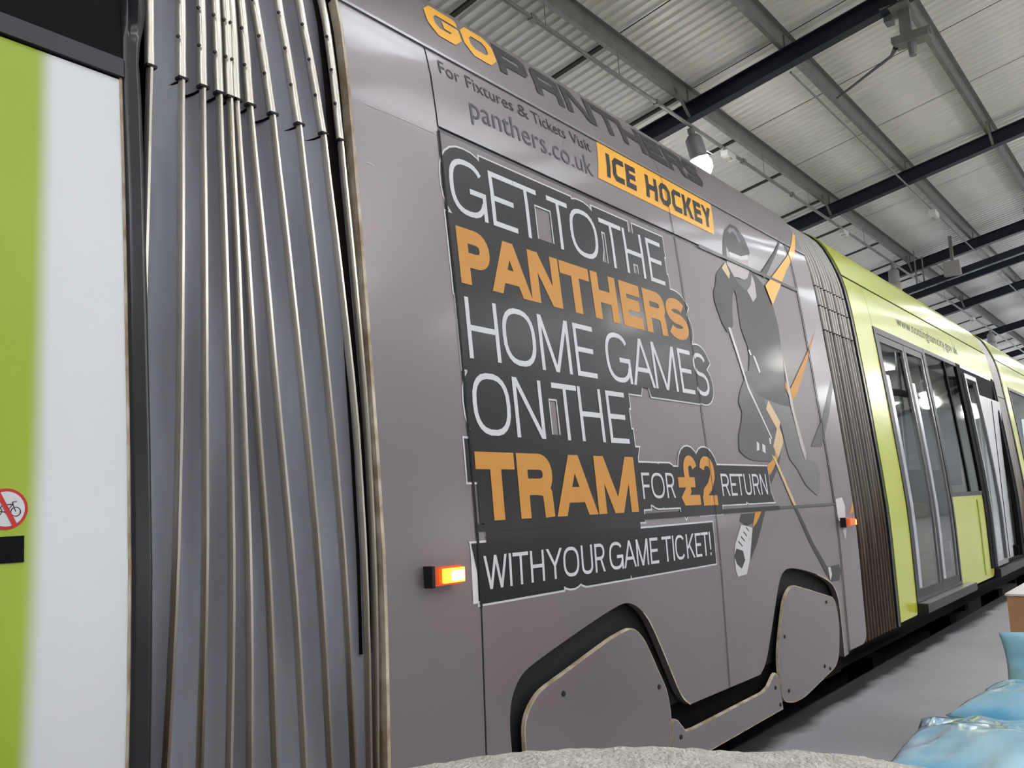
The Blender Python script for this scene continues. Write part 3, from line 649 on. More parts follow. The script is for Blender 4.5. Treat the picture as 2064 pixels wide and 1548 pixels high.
print_poly('player_skate', [(3.801, .849), (3.83, .88), (3.90, .865), (3.915, .82), (3.87, .785), (3.82, .81)], M_JACK, low2, .0017)
for q in range(4): print_poly('skate_lace', [(3.86+q*.035, .915+q*.02), (3.90+q*.03, .89+q*.022), (3.90+q*.03, .883+q*.022), (3.856+q*.035, .908+q*.02)], M_JACK, low2, .0019)
print_poly('player_skate', [(5.287, 1.081), (5.405, 1.09), (5.433, 1.037), (5.413, .962), (5.294, .949), (5.277, .996)], M_PALE, end2, .0014)
print_poly('player_skate', [(5.376, .935), (5.342, .89), (5.373, .835), (5.418, .904)], M_PALE, end2, .0014)
pp('hockey_stick', [(4.1, 1.979), (4.13, 1.983), (4.240, 1.677), (4.444, 1.419), (4.430, 1.414), (4.222, 1.667)], M_PALE, .0026)
pp('hockey_stick', [(4.398, 1.334), (4.442, 1.315), (4.652, 1.045), (4.612, 1.045)], M_TANF, .0026)
print_poly('hockey_stick', [(4.605, 1.043), (4.648, 1.043), (4.825, .852), (5.014, .701), (4.949, .695), (4.778, .844)], M_SLASHD, low2, .0016)
print_poly('hockey_stick_blade', [(4.949, .692), (5.014, .704), (5.211, .702), (5.235, .66), (5.186, .61), (5.05, .618)], M_JACK, low2, .0020)
print_poly('hockey_stick_blade', [(5.02, .70), (5.06, .70), (5.075, .655), (5.04, .625)], M_PALE, low2, .0024)
pp('hockey_stick', [(4.802, 1.905), (4.833, 1.583), (4.908, 1.35), (4.88, 1.30), (4.841, 1.386), (4.788, 1.616), (4.786, 1.847)], M_FACE, .0027)
sl = [(5.575, 2.849), (5.596, 2.833), (5.363, 2.64), (5.125, 2.487), (4.777, 2.207), (4.716, 2.313), (4.855, 2.395), (5.235, 2.612)]
print_poly('orange_slash', sl, M_ORANGE, up2, .0062)
print_poly('dark_slash', [(5.304, 2.792), (5.141, 2.665), (4.892, 2.48), (4.723, 2.356), (4.696, 2.393), (4.944, 2.549), (5.176, 2.699)], M_SLASHD, up2, .0058)
pp('orange_slash', [(5.479, 2.162), (5.289, 2.002), (4.932, 1.702), (4.82, 1.636), (4.752, 1.719), (4.773, 1.757), (4.831, 1.717), (5.222, 1.975)], M_ORANGEF, .0020)
pp('orange_slash', [(4.488, 1.429), (4.58, 1.433), (4.499, 1.326), (4.338, 1.213), (4.317, 1.272), (4.397, 1.299)], M_ORANGEF, .0012)
print_poly('orange_slash', [(4.087, 1.042), (4.168, 1.042), (4.089, .987), (4.037, .966)], M_ORANGEF, low2, .0015)
print_poly('orange_slash', [(5.482, .977), (5.596, 1.062), (5.590, 1.0)], M_ORANGEF, end2, .0015)
pp('dark_slash', [(4.583, 1.401), (4.478, 1.274), (4.335, 1.173), (4.325, 1.213), (4.512, 1.326)], M_SLASHD, .0012)
print_poly('dark_slash', [(4.168, 1.042), (4.215, 1.042), (4.075, .894), (3.981, .818), (4.036, .961)], M_SLASHD, low2, .0014)
print_poly('dark_slash', [(5.590, 1.79), (5.415, 1.594), (5.197, 1.396), (5.014, 1.391), (5.299, 1.582), (5.585, 1.84)], M_LEG, end2, .0013)
decal('print_cut', [rect(S3-.006, S3+.006, .2, 2.69)], M_GAP, end2, .0065); decal('print_cut', [rect(4.38, S3, 1.046, 1.060)], M_LEG, low2, .0034)
decal('print_cut', [rect(3.9, S3, 2.370, 2.388)], M_RUBBER, win2, .0066)
for i, (xa, za, xb, zb) in enumerate([(1.68, 2.348, 2.0, 2.352), (1.67, 2.15, 1.70, 2.148)]):
    strip('scratch', [(xa, za), ((xa+xb)/2, (za+zb)/2+.001), (xb, zb)], .0018, M_PALE, end1)
# ---- side marker lamps
def marker(x0, x1, z0, z1, lit):
    o = MB().box(x0, x1, -.028, .002, z0, z1); ob = o.build('marker_lamp', M_AMBER, tram)
    MB().box(x0-.012, x0, -.030, .004, z0-.004, z1+.004).build('lamp_bracket', M_GAP, ob)
    MB().box(x0+(x1-x0)*.28, x1+.003, -.040, -.004, z0+.006, z1-.006).build('lamp_lens', M_AMBERLIT if lit else M_AMBERDIM, ob, .6)
    if lit: MB().box(x0+(x1-x0)*.55, x1-.004, -.044, -.036, z0+.012, z1-.014).build('lamp_filament', mat('filament_glow', (1, .8, .3, 1), .4, emit=(1, .66, .18, 1), estr=60), ob)
    return ob
marker(1.785, 1.895, .903, .955, True)
m2 = marker(5.325, 5.47, .915, .965, False)
MB().box(5.462, 5.476, -.042, -.006, .922, .952).build('lamp_lens', M_AMBERLIT, m2)

# ---- gangway bellows
def interp(tab, z):
    if z <= tab[0][0]: (a, b) = tab[0], tab[1]
    elif z >= tab[-1][0]: (a, b) = tab[-2], tab[-1]
    else:
        for a, b in zip(tab, tab[1:]):
            if z <= b[0]: break
    t = (z-a[0])/(b[0]-a[0]); return a[1]+(b[1]-a[1])*t
def gangway(tabs, zb, ztop, inset, depth, wlo, wup, zjoint, mfab, mrib, xa, xb, collars, label):
    zs = [zb+(ztop-zb)*i/26 for i in range(27)]
    tun = MB(); pr = [(.14+yp(z)+inset, z) for z in zs]; pr = pr + [(2.4-a, b) for a, b in pr[::-1]]
    n = len(pr); tun.add([(x, y, z) for x in (xa+.0, xb-.0) for y, z in pr], [(i, (i+1) % n, n+(i+1) % n, n+i) for i in range(n)])
    bel = tun.build('gangway_bellows', M_GAP, tram, .6); bel['label'] = label
    X = lambda i, z: interp(tabs[i], z)
    for i in range(len(tabs)-1):                                      # pleats of cloth between neighbouring ribs
        vs = []; m = 7
        for z in zs:
            a, b = X(i, z), X(i+1, z); ny, nz = npf(z)
            for k in range(m):
                u = k/(m-1); dd = inset+.004+min(depth, (b-a)*.75)*math.sin(math.pi*u)**.8*(1+.25*math.sin(5*z+i*1.7))
                vs.append((a+(b-a)*u, yp(z)-ny*dd, z-nz*dd))
        fs = [(r*m+k, r*m+k+1, (r+1)*m+k+1, (r+1)*m+k) for r in range(len(zs)-1) for k in range(m-1)]
        MB().add(vs, fs).build('fabric_pleat', mfab, bel, 1.2)
        if xa < 2:                                                    # sewn overlap seam sagging between the rib joints
            ln = []
            for k in range(7):
                u = k/6; z = zjoint-.012*math.sin(math.pi*u)-.004; a, b = X(i, z), X(i+1, z); ny, nz = npf(z); dd = inset+.001+min(depth, (b-a)*.75)*math.sin(math.pi*u)**.8
                ln.append((a+(b-a)*u, yp(z)-ny*dd, z-nz*dd))
            MB().tube(ln, .0035, 5).build('pleat_seam', M_UNDER, bel, 1)
    for i in range(len(tabs)):                                        # steel edge ribs: slim below the joint, wider above it
        for seg, wd in (((zb, zjoint), wlo), ((zjoint+.004, ztop), wup)):
            nseg = 14; vs = []
            for k in range(nseg+1):
                z = seg[0]+(seg[1]-seg[0])*k/nseg; x = X(i, z)
                for dx, o in ((-.5, -.013), (-.5, -.001), (-.25, .004), (.25, .004), (.5, -.001), (.5, -.013)): 
                    vs.append(onsurf(x+dx*wd, z, o-inset+.004))
            fs = [(r*6+k, r*6+(k+1) % 6, (r+1)*6+(k+1) % 6, (r+1)*6+k) for r in range(nseg) for k in range(6)] + [tuple(range(6))[::-1], tuple(nseg*6+k for k in range(6))]
            MB().add(vs, fs).build('bellows_rib', mrib, bel, .9)
        for zc in (2.31, 2.42, 2.53) if len(collars) == 1 and i > 0 and xa < 2 else ():  # rivets beside the upper rib
            c = onsurf(X(i, zc)-wup*.75, zc, .006-inset); MB().tube([c, (c[0], c[1]-.006, c[2])], .0045, 6).build('rivet', M_BOLT, bel)
        for zc in collars:
            x = X(i, zc); c = onsurf(x, zc, .003-inset)
            MB().box(c[0]-wup*.62, c[0]+wup*.62, c[1]-.006, c[1]+.014, c[2]-.0035, c[2]+.0035).build('rib_collar', M_GAP, bel)
    return bel
bt = [.949, 1.010, 1.090, 1.163, 1.217, 1.285, 1.367, 1.444, 1.519, 1.573, 1.598]
md = [.958, 1.052, 1.115, 1.179, 1.216, 1.254, 1.316, 1.399, 1.484, 1.571, 1.610]
jt = [1.002, 1.085, 1.143, 1.190, 1.221, 1.240, 1.282, 1.353, 1.441, 1.527, 1.591]
tp = [1.013, 1.100, 1.156, 1.198, 1.229, 1.246, 1.278, 1.322, 1.408, 1.490, 1.582]
tt = [1.02, 1.11, 1.165, 1.205, 1.235, 1.256, 1.285, 1.325, 1.40, 1.48, 1.575]
tabs1 = [[(.55, bt[i]), (1.40, md[i]), (2.2, jt[i]), (2.55, tp[i]), (3.1, tt[i])] for i in range(11)]
gangway(tabs1, .2, 3.12, .016, .045, .0125, .021, 2.2, M_FABRIC, M_RIB, .93, XL, (2.2,), 'grey pleated gangway with bright steel edge ribs')
xs2 = [5.635+i*.064 for i in range(11)]
tabs2 = [[(.2, x), (2.2, x+.012*math.sin(i*1.9)), (3.1, x)] for i, x in enumerate(xs2)]
gangway(tabs2, .2, 3.10, .02, .05, .0095, .014, 2.19, M_FABRICD, M_RIBD, XR, 6.33, (2.19, 2.36, 2.50), 'brown-stained gangway with close-set steel ribs')
xs3 = [11.62+i*.075 for i in range(8)]
gangway([[(.2, x), (3.1, x)] for x in xs3], .25, 3.08, .02, .05, .018, .022, 2.19, M_FABRICD, M_RIBD, 11.56, 12.2, (2.19,), 'dark narrow gangway farthest along the tram')

# ---- nearest section at the left edge: lime door film, white pillar, black header
XE = .922
near = panel('door_leaf', rect(-1.6, XE-.006, .22, 2.125), M_DOORFILM, tram)
panel('door_rail', rect(-1.6, .713, 1.050, 1.099), M_DARK, near, off=.0025, th=.01)
panel('door_header', rect(-1.6, XE, 2.130, 2.175), mat('header_lip', srgb(44, 40, 48), .5), tram, off=.01, th=.05)
panel('header_panel', rect(-1.6, XE, 2.177, 2.36), M_DARK, tram, off=.004, th=.05)
panel('header_panel', rect(-1.6, XE, 2.362, 3.2), mat('header_grey', srgb(44, 41, 43), .6, 0, .2), tram, off=.004, th=.05)
panel('post_trim', rect(XE-.006, XE, .2, 2.13), M_CREAM, tram, off=.002, th=.03)
def rubber_post():
    vs = []; zs = [.2+i*(3.1-.2)/60 for i in range(61)]
    for z in zs:
        bul = .016*math.exp(-((z-2.33)/.09)**2)+.006*math.exp(-((z-2.5)/.05)**2)-.006*math.exp(-((z-2.2)/.06)**2)
        for dx, o in ((0, -.03), (0, .006), (.010, .012+bul*.4), (.020, .007), (.030, .013+bul), (.042+bul*.8, .008+bul*.5), (.046+bul*.9, -.03)): vs.append(onsurf(XE+dx, z, o))
    return MB().add(vs, [(r*7+k, r*7+k+1, (r+1)*7+k+1, (r+1)*7+k) for r in range(60) for k in range(6)]).build('rubber_post', M_RUBBER, tram, 1.2)
rubber_post()
lcore = MB(); loft(lcore, [(.06, .3), (.06, 1.2), (.16, 2.3), (.35, 3.0), (2.05, 3.0), (2.3, 1.2), (2.3, .3)], -1.6, .90); lcore.build('body_core', M_GAP, tram)
# no-cycling sticker on the door
SX, SZ = .681, 1.150
def disc(cx, cz, r, n=36): return [(cx+r*math.cos(2*math.pi*i/n), cz+r*math.sin(2*math.pi*i/n)) for i in range(n)]
st = decal('prohibition_sticker', tess(disc(SX, SZ, .0385)), M_RED, near, .0012)
def ring(cx, cz, r, wd, n=28): return convex(emit(('P', disc(cx, cz, r, n), True), wd))
near_dec = [('sticker_field', tess(disc(SX, SZ, .0328)), M_WHITE, .0018)]
bike = ring(SX-.0165, SZ-.004, .0085, .0016) + ring(SX+.0165, SZ-.0055, .0085, .0016)
for a, b in (((-.0165, -.004), (-.006, .008)), ((-.006, .008), (.011, .0085)), ((-.0165, -.004), (.0, -.006)), ((.0, -.006), (.011, .0085)), ((.0165, -.0055), (.010, .0125)), ((.010, .0125), (.018, .0135)), ((-.009, .012), (-.002, .012))):
    bike += emit(('L', (SX+a[0], SZ+a[1]), (SX+b[0], SZ+b[1])), .0016)
near_dec += [('bicycle_symbol', convex(bike), M_BLACK, .0023), ('sticker_bar', convex(emit(('L', (SX-.016, SZ+.032), (SX+.016, SZ-.032)), .0085)), M_RED, .0028)]
for nm, pl_, m_, of_ in near_dec: decal(nm, pl_, m_, near, of_)

# ---- lime sections with doors
def lime_section(x0, x1, openings, full=True):
    """openings: list of (xa, xb) for door apertures; between them glazing over lime lower panels"""
    pass
LX0, LX1 = 6.36, 11.56
panel('corner_pillar', rounded(rect(LX0, 6.80, .225, 2.688), .05, radii=[.0, .04, 0, 0]), M_LIME, tram)
panel('pillar_gasket', rect(6.31, 6.362, .2, 3.1), M_RUBBER, tram, off=-.004, th=.04)
cant = panel('cantrail_panel', rect(6.806, 9.70, 2.372, 2.688), M_LIME, tram)
panel('cantrail_panel', rect(9.706, LX1, 2.372, 2.688), M_LIME, tram)
panel('roof_cowl', rect(LX0, LX1, 2.700, 3.24), M_LIME, tram, off=.004)
panel('roof_joint', rect(LX0, LX1, 2.686, 2.702), M_GAP, tram, off=-.004, th=.02)
fonttext('www.nottinghamcity.gov.uk', 7.585, 9.85, 2.486, .100, mat('dark_lettering', srgb(38, 40, 28), .5), cant)
# glazed hood over door 2 (bright lip)
panel('door_lip', rect(9.72, 11.32, 2.335, 2.372), M_CHROME, tram, off=.012, th=.03)
def frame(x0, x1, z0, z1, wd, m, parent, name, off=.006, th=.04):
    return panel(name, rect(x0, x1, z0, z1), m, parent, off=off, th=th, holes=[rect(x0+wd, x1-wd, z0+wd, z1-wd)])
M_FRAME = mat('dark_frame', srgb(38, 36, 40), .4, 0, .3)
def pane(x0, x1, z0, z1, m, parent, off=-.006):
    return decal('pane', [rect(x0, x1, z0, z1)], m, parent, off)
def door_pair(xa, xm, xb):
    fr = frame(xa, xb, .285, 2.368, .05, M_FRAME, tram, 'door_surround')
    for p, q in ((xa+.055, xm-.003), (xm+.003, xb-.055)):
        lf = frame(p, q, .335, 2.315, .055, M_FRAME, tram, 'door_leaf', off=.002, th=.035)
        pane(p+.05, q-.05, .38, 2.27, M_GLASS, lf)
        panel('leaf_edge', rect(p+.055, p+.155, .40, 2.0), M_POLE, lf, off=-.003, th=.01)
        panel('chrome_edge', rect(q-.056, q-.048, .39, 2.26), M_CHROME, lf, off=.004, th=.01)
    return fr
door_pair(6.80, 7.60, 8.27)
st1 = panel('door_step', rect(6.80, 8.48, .238, .300), M_FRAME, tram, off=.075, th=.11)
panel('step_tread', rect(6.82, 8.46, .300, .304), M_STEEL, st1, off=.07, th=.06)
# side glazing and lime lower panel between the doors
wf = frame(8.275, 9.70, 1.045, 2.368, .035, M_FRAME, tram, 'window_frame')
pane(8.30, 9.05, 1.07, 2.34, M_GLASS, wf); pane(9.05, 9.68, 1.07, 2.34, M_TINT, wf)
panel('window_post', rect(9.03, 9.08, 1.05, 2.36), M_DARK, wf, off=.004, th=.03); panel('window_post', rect(9.56, 9.70, .33, 2.37), M_DARK, tram, off=.008, th=.04)
panel('lower_panel', rounded(rect(8.275, 9.72, .250, 1.043), .05, radii=[0, .12, 0, 0]), M_LIME, tram)
panel('panel_fold', rect(9.26, 9.30, .30, 1.0), mat('olive_trim', srgb(150, 152, 30), .4), tram, off=.006, th=.02)
# second doorway: glazed leaf standing open, white lining behind
fr2 = frame(9.70, 11.42, .285, 2.335, .06, M_DARK, tram, 'door_surround', off=.008)
lf = frame(9.75, 10.33, .335, 2.28, .05, M_STEEL, tram, 'door_leaf', off=.03, th=.03); pane(9.79, 10.29, .38, 2.24, M_GLASS, lf, .01)
panel('leaf_reflector', rect(9.80, 9.90, .40, 1.9), M_POLE, lf, off=.004, th=.01)
MB().box(10.40, 11.55, .075, .10, .32, 2.10).build('door_lining', M_WHITEP, tram); MB().box(11.02, 11.03, .069, .075, .34, 2.08).build('lining_joint', M_GAP, tram)
MB().box(10.30, 11.38, .105, .30, 2.10, 2.33).build('door_engine_cover', M_DARK, tram)
MB().box(11.30, 11.42, .02, .07, .32, .45).build('door_stop', M_DARK, tram)
panel('door_step', rect(9.74, 11.50, .235, .315), M_FRAME, tram, off=.05, th=.11)
panel('window_post', rect(11.40, 11.46, .3, 2.37), M_DARK, tram, off=.01, th=.05)
wf2 = frame(11.46, 11.58, .3, 2.37, .02, M_FRAME, tram, 'window_frame'); pane(11.47, 11.57, .33, 2.35, M_TINT, wf2)
# interior behind the glass
MB().box(LX0, LX1, .06, 2.34, .24, .315).build('saloon_floor', M_LINOF, tram)
fw = MB()
for xa, xb, za, zb in ((LX0, LX1, .3, 1.0), (LX0, LX1, 2.15, 2.7), (LX0, 6.7, 1.0, 2.15), (8.0, 8.25, 1.0, 2.15), (9.6, 9.85, 1.0, 2.15), (11.2, LX1, 1.0, 2.15)): fw.box(xa, xb, 2.28, 2.34, za, zb)
fw.build('far_wall_lining', M_INNER, tram)
MB().box(LX0, LX1, .25, 2.2, 2.62, 2.68).build('saloon_ceiling', M_INNER, tram)
for xa in (LX0+.02, LX1-.06): MB().box(xa, xa+.03, .3, 2.2, 1.9, 2.66).build('saloon_bulkhead', M_INNER, tram)
MB().tube([(x, .45, 2.02+.02*math.sin(x*3)) for x in [LX0+.2+i*.3 for i in range(17)]], .035, 8).build('handrail', M_DARK, tram, 1)
MB().box(LX1-.12, LX1-.07, .3, 2.2, .315, 2.62).build('end_partition', M_INNER, tram)
MB().box(LX1-.135, LX1-.12, .55, 1.3, 1.15, 2.1).build('partition_poster', mat('poster_grey_blue', srgb(120, 140, 150), .5), tram)
MB().box(LX0+.4, LX1-.4, 1.1, 1.25, 2.585, 2.62).build('saloon_fill_light', mat('saloon_fill_lit', (1, 1, 1, 1), .5, emit=(1, .98, .95, 1), estr=7), tram)  # glowing strip added to brighten the saloon behind the glass
for x in (7.1, 8.35, 9.4): MB().tube([(x, .62, .315), (x, .62, 2.62)], .018, 8).build('grab_pole', M_POLE, tram, 1)
for x in (7.0, 7.75, 8.6, 9.3):
    for y in ((1.55, 1.98) if x < 8.5 else (.48, 1.55, 1.98)):
        s = MB().box(x, x+.42, y-.2, y+.2, .62, .70).build('seat_base', M_SEATB, tram)
        MB().box(x, x+.07, y-.2, y+.2, .66, 1.30).build('seat_back', M_SEATB, s); MB().box(x+.1, x+.34, y-.12, y+.12, .315, .62).build('seat_pedestal', M_SEATR, s)
MB().box(8.2, 8.26, .12, .9, .315, 1.0).build('draught_screen', M_LIME, tram)
# next section
NX0, NX1 = 12.2, 18.4
panel('corner_pillar', rect(NX0, 12.5, .225, 2.688), M_LIME, tram); panel('cantrail_panel', rect(12.505, NX1, 2.372, 2.688), M_LIME, tram)
panel('roof_cowl', rect(NX0, NX1, 2.700, 3.24), M_LIME, tram, off=.004); panel('roof_joint', rect(NX0, NX1, 2.686, 2.702), M_GAP, tram, off=-.004, th=.02)
panel('pillar_gasket', rect(12.16, 12.202, .2, 3.1), M_RUBBER, tram, off=-.004, th=.04)
for xa, xb in ((12.52, 14.0), (14.02, 15.6), (15.62, 17.0), (17.02, 18.4)):
    wf = frame(xa, xb, 1.045, 2.368, .04, M_FRAME, tram, 'window_frame'); pane(xa+.03, xb-.03, 1.07, 2.34, M_TINT, wf)
    panel('lower_panel', rect(xa, xb, .25, 1.043), M_LIME if xa > 12.6 else M_WHITEP, tram)
MB().box(NX0, NX1, .06, 2.34, .24, .315).build('saloon_floor', M_LINOF, tram); MB().box(NX0, NX1, 2.28, 2.34, .3, 2.7).build('far_wall_lining', M_INNER, tram)
for a, b in ((LX0, LX1), (NX0, NX1)):
    MB().add([(x, y, z) for x in (a, b) for y, z in farp], [(i, i+1, len(farp)+i+1, len(farp)+i) for i in range(len(farp)-1)]).build('far_side_roof', M_LIME, tram, .5) if False else None
    top = [(yp(z), z) for z in KN if z >= 2.7]; top = [(2.4-y, z) for y, z in top]
    MB().add([(x, y, z) for x in (a, b) for y, z in top], [(i, i+1, len(top)+i+1, len(top)+i) for i in range(len(top)-1)]).build('roof_far_half', M_LIME, tram, .5)
# roof-top equipment housings along the lime sections
for xa, xb in ((7.8, 9.3), (9.6, 11.2), (12.9, 14.6)):
    MB().add([(xa, .62, 3.16), (xb, .62, 3.16), (xb, 1.75, 3.16), (xa, 1.75, 3.16), (xa+.1, .8, 3.27), (xb-.1, .8, 3.27), (xb-.1, 1.6, 3.27), (xa+.1, 1.6, 3.27)], [(3, 2, 1, 0), (4, 5, 6, 7), (0, 1, 5, 4), (1, 2, 6, 5), (2, 3, 7, 6), (3, 0, 4, 7)]).build('roof_housing', M_WHITEP, tram)
# wheels resting on the rails
for xw in (2.70, 4.62, 13.4, 15.2, -.6):
    for yw in (.48, 1.92):
        mb = MB(); mb.lathe([(.0001, -.05), (.24, -.05), (.31, -.05), (.31, .05), (.0001, .05)], 24); mb.v = [(xw+x, yw+z, .314+y) for x, y, z in mb.v]; mb.build('wheel', M_UNDER, tram, .6)

# ================================================================ DEPOT FITTINGS
YC, ZC = 3.7, 6.66
trk = MB().tube([(4.5, YC, ZC), (45, YC, ZC)], .028, 8).build('cable_conduit', M_GALV, None, 1)
tag(trk, 'long thin galvanised conduit hung beneath the purlin above the tram roof', 'conduit')
for x in (7.76, 9.4, 14.2, 16.4, 19.9, 24.5, 27.5): MB().tube([(x, YC, ZC+.02), (x, YC+.01, zroof(YC)+.01)], .005, 5).build('hanger_wire', M_GALV, trk)
for x in (7.5, 10.4, 13.3, 15.5): MB().box(x-.05, x+.05, YC-.035, YC+.035, ZC-.035, ZC+.035).build('conduit_coupling', M_GALV, trk)
def highbay(x, y, z, label, lit, group, tilt=0., power=0.):
    o = empty('high_bay_lamp', (x, y, z)); tag(o, label, 'lamp', group); o.rotation_euler = (-tilt*.6, -tilt, 0)
    MB().lathe([(.0001, .06), (.05, .05), (.055, -.02), (.04, -.06), (.0001, -.06)], 14).build('hanging_bracket', M_GALV, o, .7)
    MB().lathe([(.0001, -.06), (.08, -.06), (.125, -.12), (.13, -.36), (.12, -.40), (.0001, -.40)], 22).build('ballast_housing', M_LAMPCAN, o, .6)
    mb = MB(); mb.box(.1, .2, -.035, .035, -.16, -.09); mb.build('terminal_box', M_LAMPCAN, o)
    g = MB(); g.lathe([(.10, -.40), (.13, -.42), (.165, -.50), (.16, -.60), (.11, -.68), (.0001, -.70)], 22)
    g.build('lamp_globe', M_LAMP if lit else M_LAMPOFF, o, 1.2)
    MB().lathe([(.118, -.40), (.145, -.405), (.15, -.425), (.125, -.43)], 22).build('reflector_rim', M_CHROME, o, .6)
    if power > 0:
        l = bpy.data.lights.new('lamp_glow', 'POINT'); l.energy = power; l.shadow_soft_size = .25; l.color = (1, .96, .9)
        lo = bpy.data.objects.new('lamp_glow', l); COL.objects.link(lo); lo.location = (0, 0, -.82); lo.parent = o
    return o
GL = 'high-bay lamps on the conduit'
l1 = highbay(11.42, YC, ZC-.092, 'glowing high-bay lamp with grey canister hanging just above the advert roof', True, GL, .22, 15)
l2 = highbay(22.1, YC, ZC-.092, 'unlit high-bay lamp rising behind the nearer lime roof', False, GL)
l3 = highbay(34.3, YC, ZC-.092, 'farthest tiny high-bay lamp above the last lime section', False, GL)
for i in range(7):  # row of unseen lamps added to brighten ceiling, floor and tram
    highbay(-1.0+i*6.25, -4.4, 5.6, 'added unseen high-bay lamp lighting the hall from behind the viewer', True, 'added high-bay fill lamps over the aisle', 0, FILL_LAMP_W)
for i in range(7):
    MB().tube([(-1.0+i*6.25, -4.4, 5.66), (-1.0+i*6.25, -4.4, zroof(-4.4)+.3)], .012, 6).build('fill_lamp_drop_rod', M_GALV, ceiling)
pc = MB().tube([(.05, -.03, -.06), (.33, -.05, -.2), (.66, -.02, -.16), (1.0, -.045, .03)], .009, 6); _ri = l1.rotation_euler.to_matrix().inverted(); pc.v = [tuple(_ri @ Vector(v)) for v in pc.v]
pc.build('power_cable', M_WHITEP, l1, 1)
def jbox(x, label, s=1.):
    b = MB().box(x-.16*s, x+.16*s, YC-.06, YC+.06, ZC-.12, ZC-.030).build('junction_box', M_WHITEP, None); tag(b, label, 'junction box', 'fittings clipped to the conduit')
    MB().box(x-.05, x+.05, YC-.045, YC+.045, ZC-.15, ZC-.12).build('diffuser', M_LAMPOFF, b)
jbox(12.72, 'white fitting clipped to the conduit right of the glowing lamp'); jbox(18.4, 'white fitting on the conduit above the lime roof corner'); jbox(31.3, 'small white fitting on the far end of the conduit')
# second thin conduit along the next purlin, with a small white sensor
rod = MB().tube([(11.6, 2.2, zroof(2.2)-.285), (44, 2.2, zroof(2.2)-.285)], .018, 6).build('cable_conduit', M_GALV, None, 1)
tag(rod, 'thin straight conduit along the middle purlin carrying a small white sensor', 'conduit')
sn = MB().box(19.6, 19.95, 2.13, 2.27, zroof(2.2)-.44, zroof(2.2)-.305).build('motion_sensor', M_WHITEP, None); tag(sn, 'small white sensor box under the middle purlin', 'sensor')
MB().lathe([(.0001, -.06), (.05, -.05), (.06, 0)], 12, (19.77, 2.2, zroof(2.2)-.44)).build('sensor_lens', M_LAMPOFF, sn, 1)
# steel bracket assembly hung from the nearest rafter with its raking strut
hb = empty('steel_hanger', (11.6, .65, zroof(.65)-.264)); tag(hb, 'grey steel hanger with cross bracket and raking strut under the nearest rafter', 'hanger')
def hpart(name, mb): 
    mb.v = [(x-11.6, y-.65, z-(zroof(.65)-.264)) for x, y, z in mb.v]; return mb.build(name, M_GALV, hb)
zr = zroof(.65)-.264
hpart('clamp_plate', MB().box(11.38, 11.75, .55, .90, zr-.03, zr)); hpart('clamp_jaw', MB().box(11.55, 11.72, .80, .90, zr-.12, zr-.03))
hpart('drop_post', MB().box(11.55, 11.65, .58, .72, 6.98, zr-.03))
hpart('cross_bracket', MB().box(11.50, 11.72, .38, .80, 6.88, 6.98)); hpart('bracket_web', MB().box(11.56, 11.66, .36, .84, 6.94, 7.02))
hpart('pulley_boss', MB().tube([(11.6, .60, 6.88), (11.6, .60, 6.70)], [.06, .045], 10))
s = MB().tube([(11.6, .80, 6.88), (11.75, .90, 6.86), (13.55, 2.16, zroof(2.2)+.02)], [.035, .022, .018], 8); s.v = [(x-11.6, y-.65, z-zr) for x, y, z in s.v]; s.build('raking_strut', mat('dark_steel', srgb(78, 74, 74), .5, .4), hb, 1)
# overhead-line support bars below the third rafter, with an insulator box
def zs_(y, A): return H0+A-.2*(y+D0)
for i, (x, lab) in enumerate(((23.0, 'nearer dark support bar slung below the third rafter carrying a grey box'), (23.8, 'farther dark support bar slung below the third rafter'))):
    b = MB().obox((x, 4.6, zs_(4.6, 6.05)), (x, -3.2, zs_(-3.2, 6.05)), .10, .16).build('support_bar', M_NAVY, None); tag(b, lab, 'support bar', 'overhead line support bars')
    for y in (3.4, .9, -1.6): MB().tube([(x, y, zs_(y, 6.1)), (x, y, zs_(y, 7.0)+.01)], .02, 6).build('drop_rod', M_GALV, b)
ib = MB().box(22.75, 22.93, 2.35, 2.72, zs_(2.2, 6.05)-.13, zs_(2.2, 6.05)+.22).build('control_box', mat('grey_box_paint', srgb(165, 160, 155), .6), None); tag(ib, 'small grey control box fixed on the nearer support bar', 'box')
MB().box(22.80, 22.88, 2.48, 2.55, zs_(2.2, 6.05)+.22, zs_(2.2, 6.05)+.85).build('box_post', M_GALV, ib)
MB().tube([(22.8, 2.7, zs_(2.2, 6.05)), (22.8, 2.95, zs_(2.2, 6.05)+.3), (22.8, 2.55, zs_(2.2, 6.05)+.55)], .012, 6).build('box_cable', M_DARK, ib, 1)

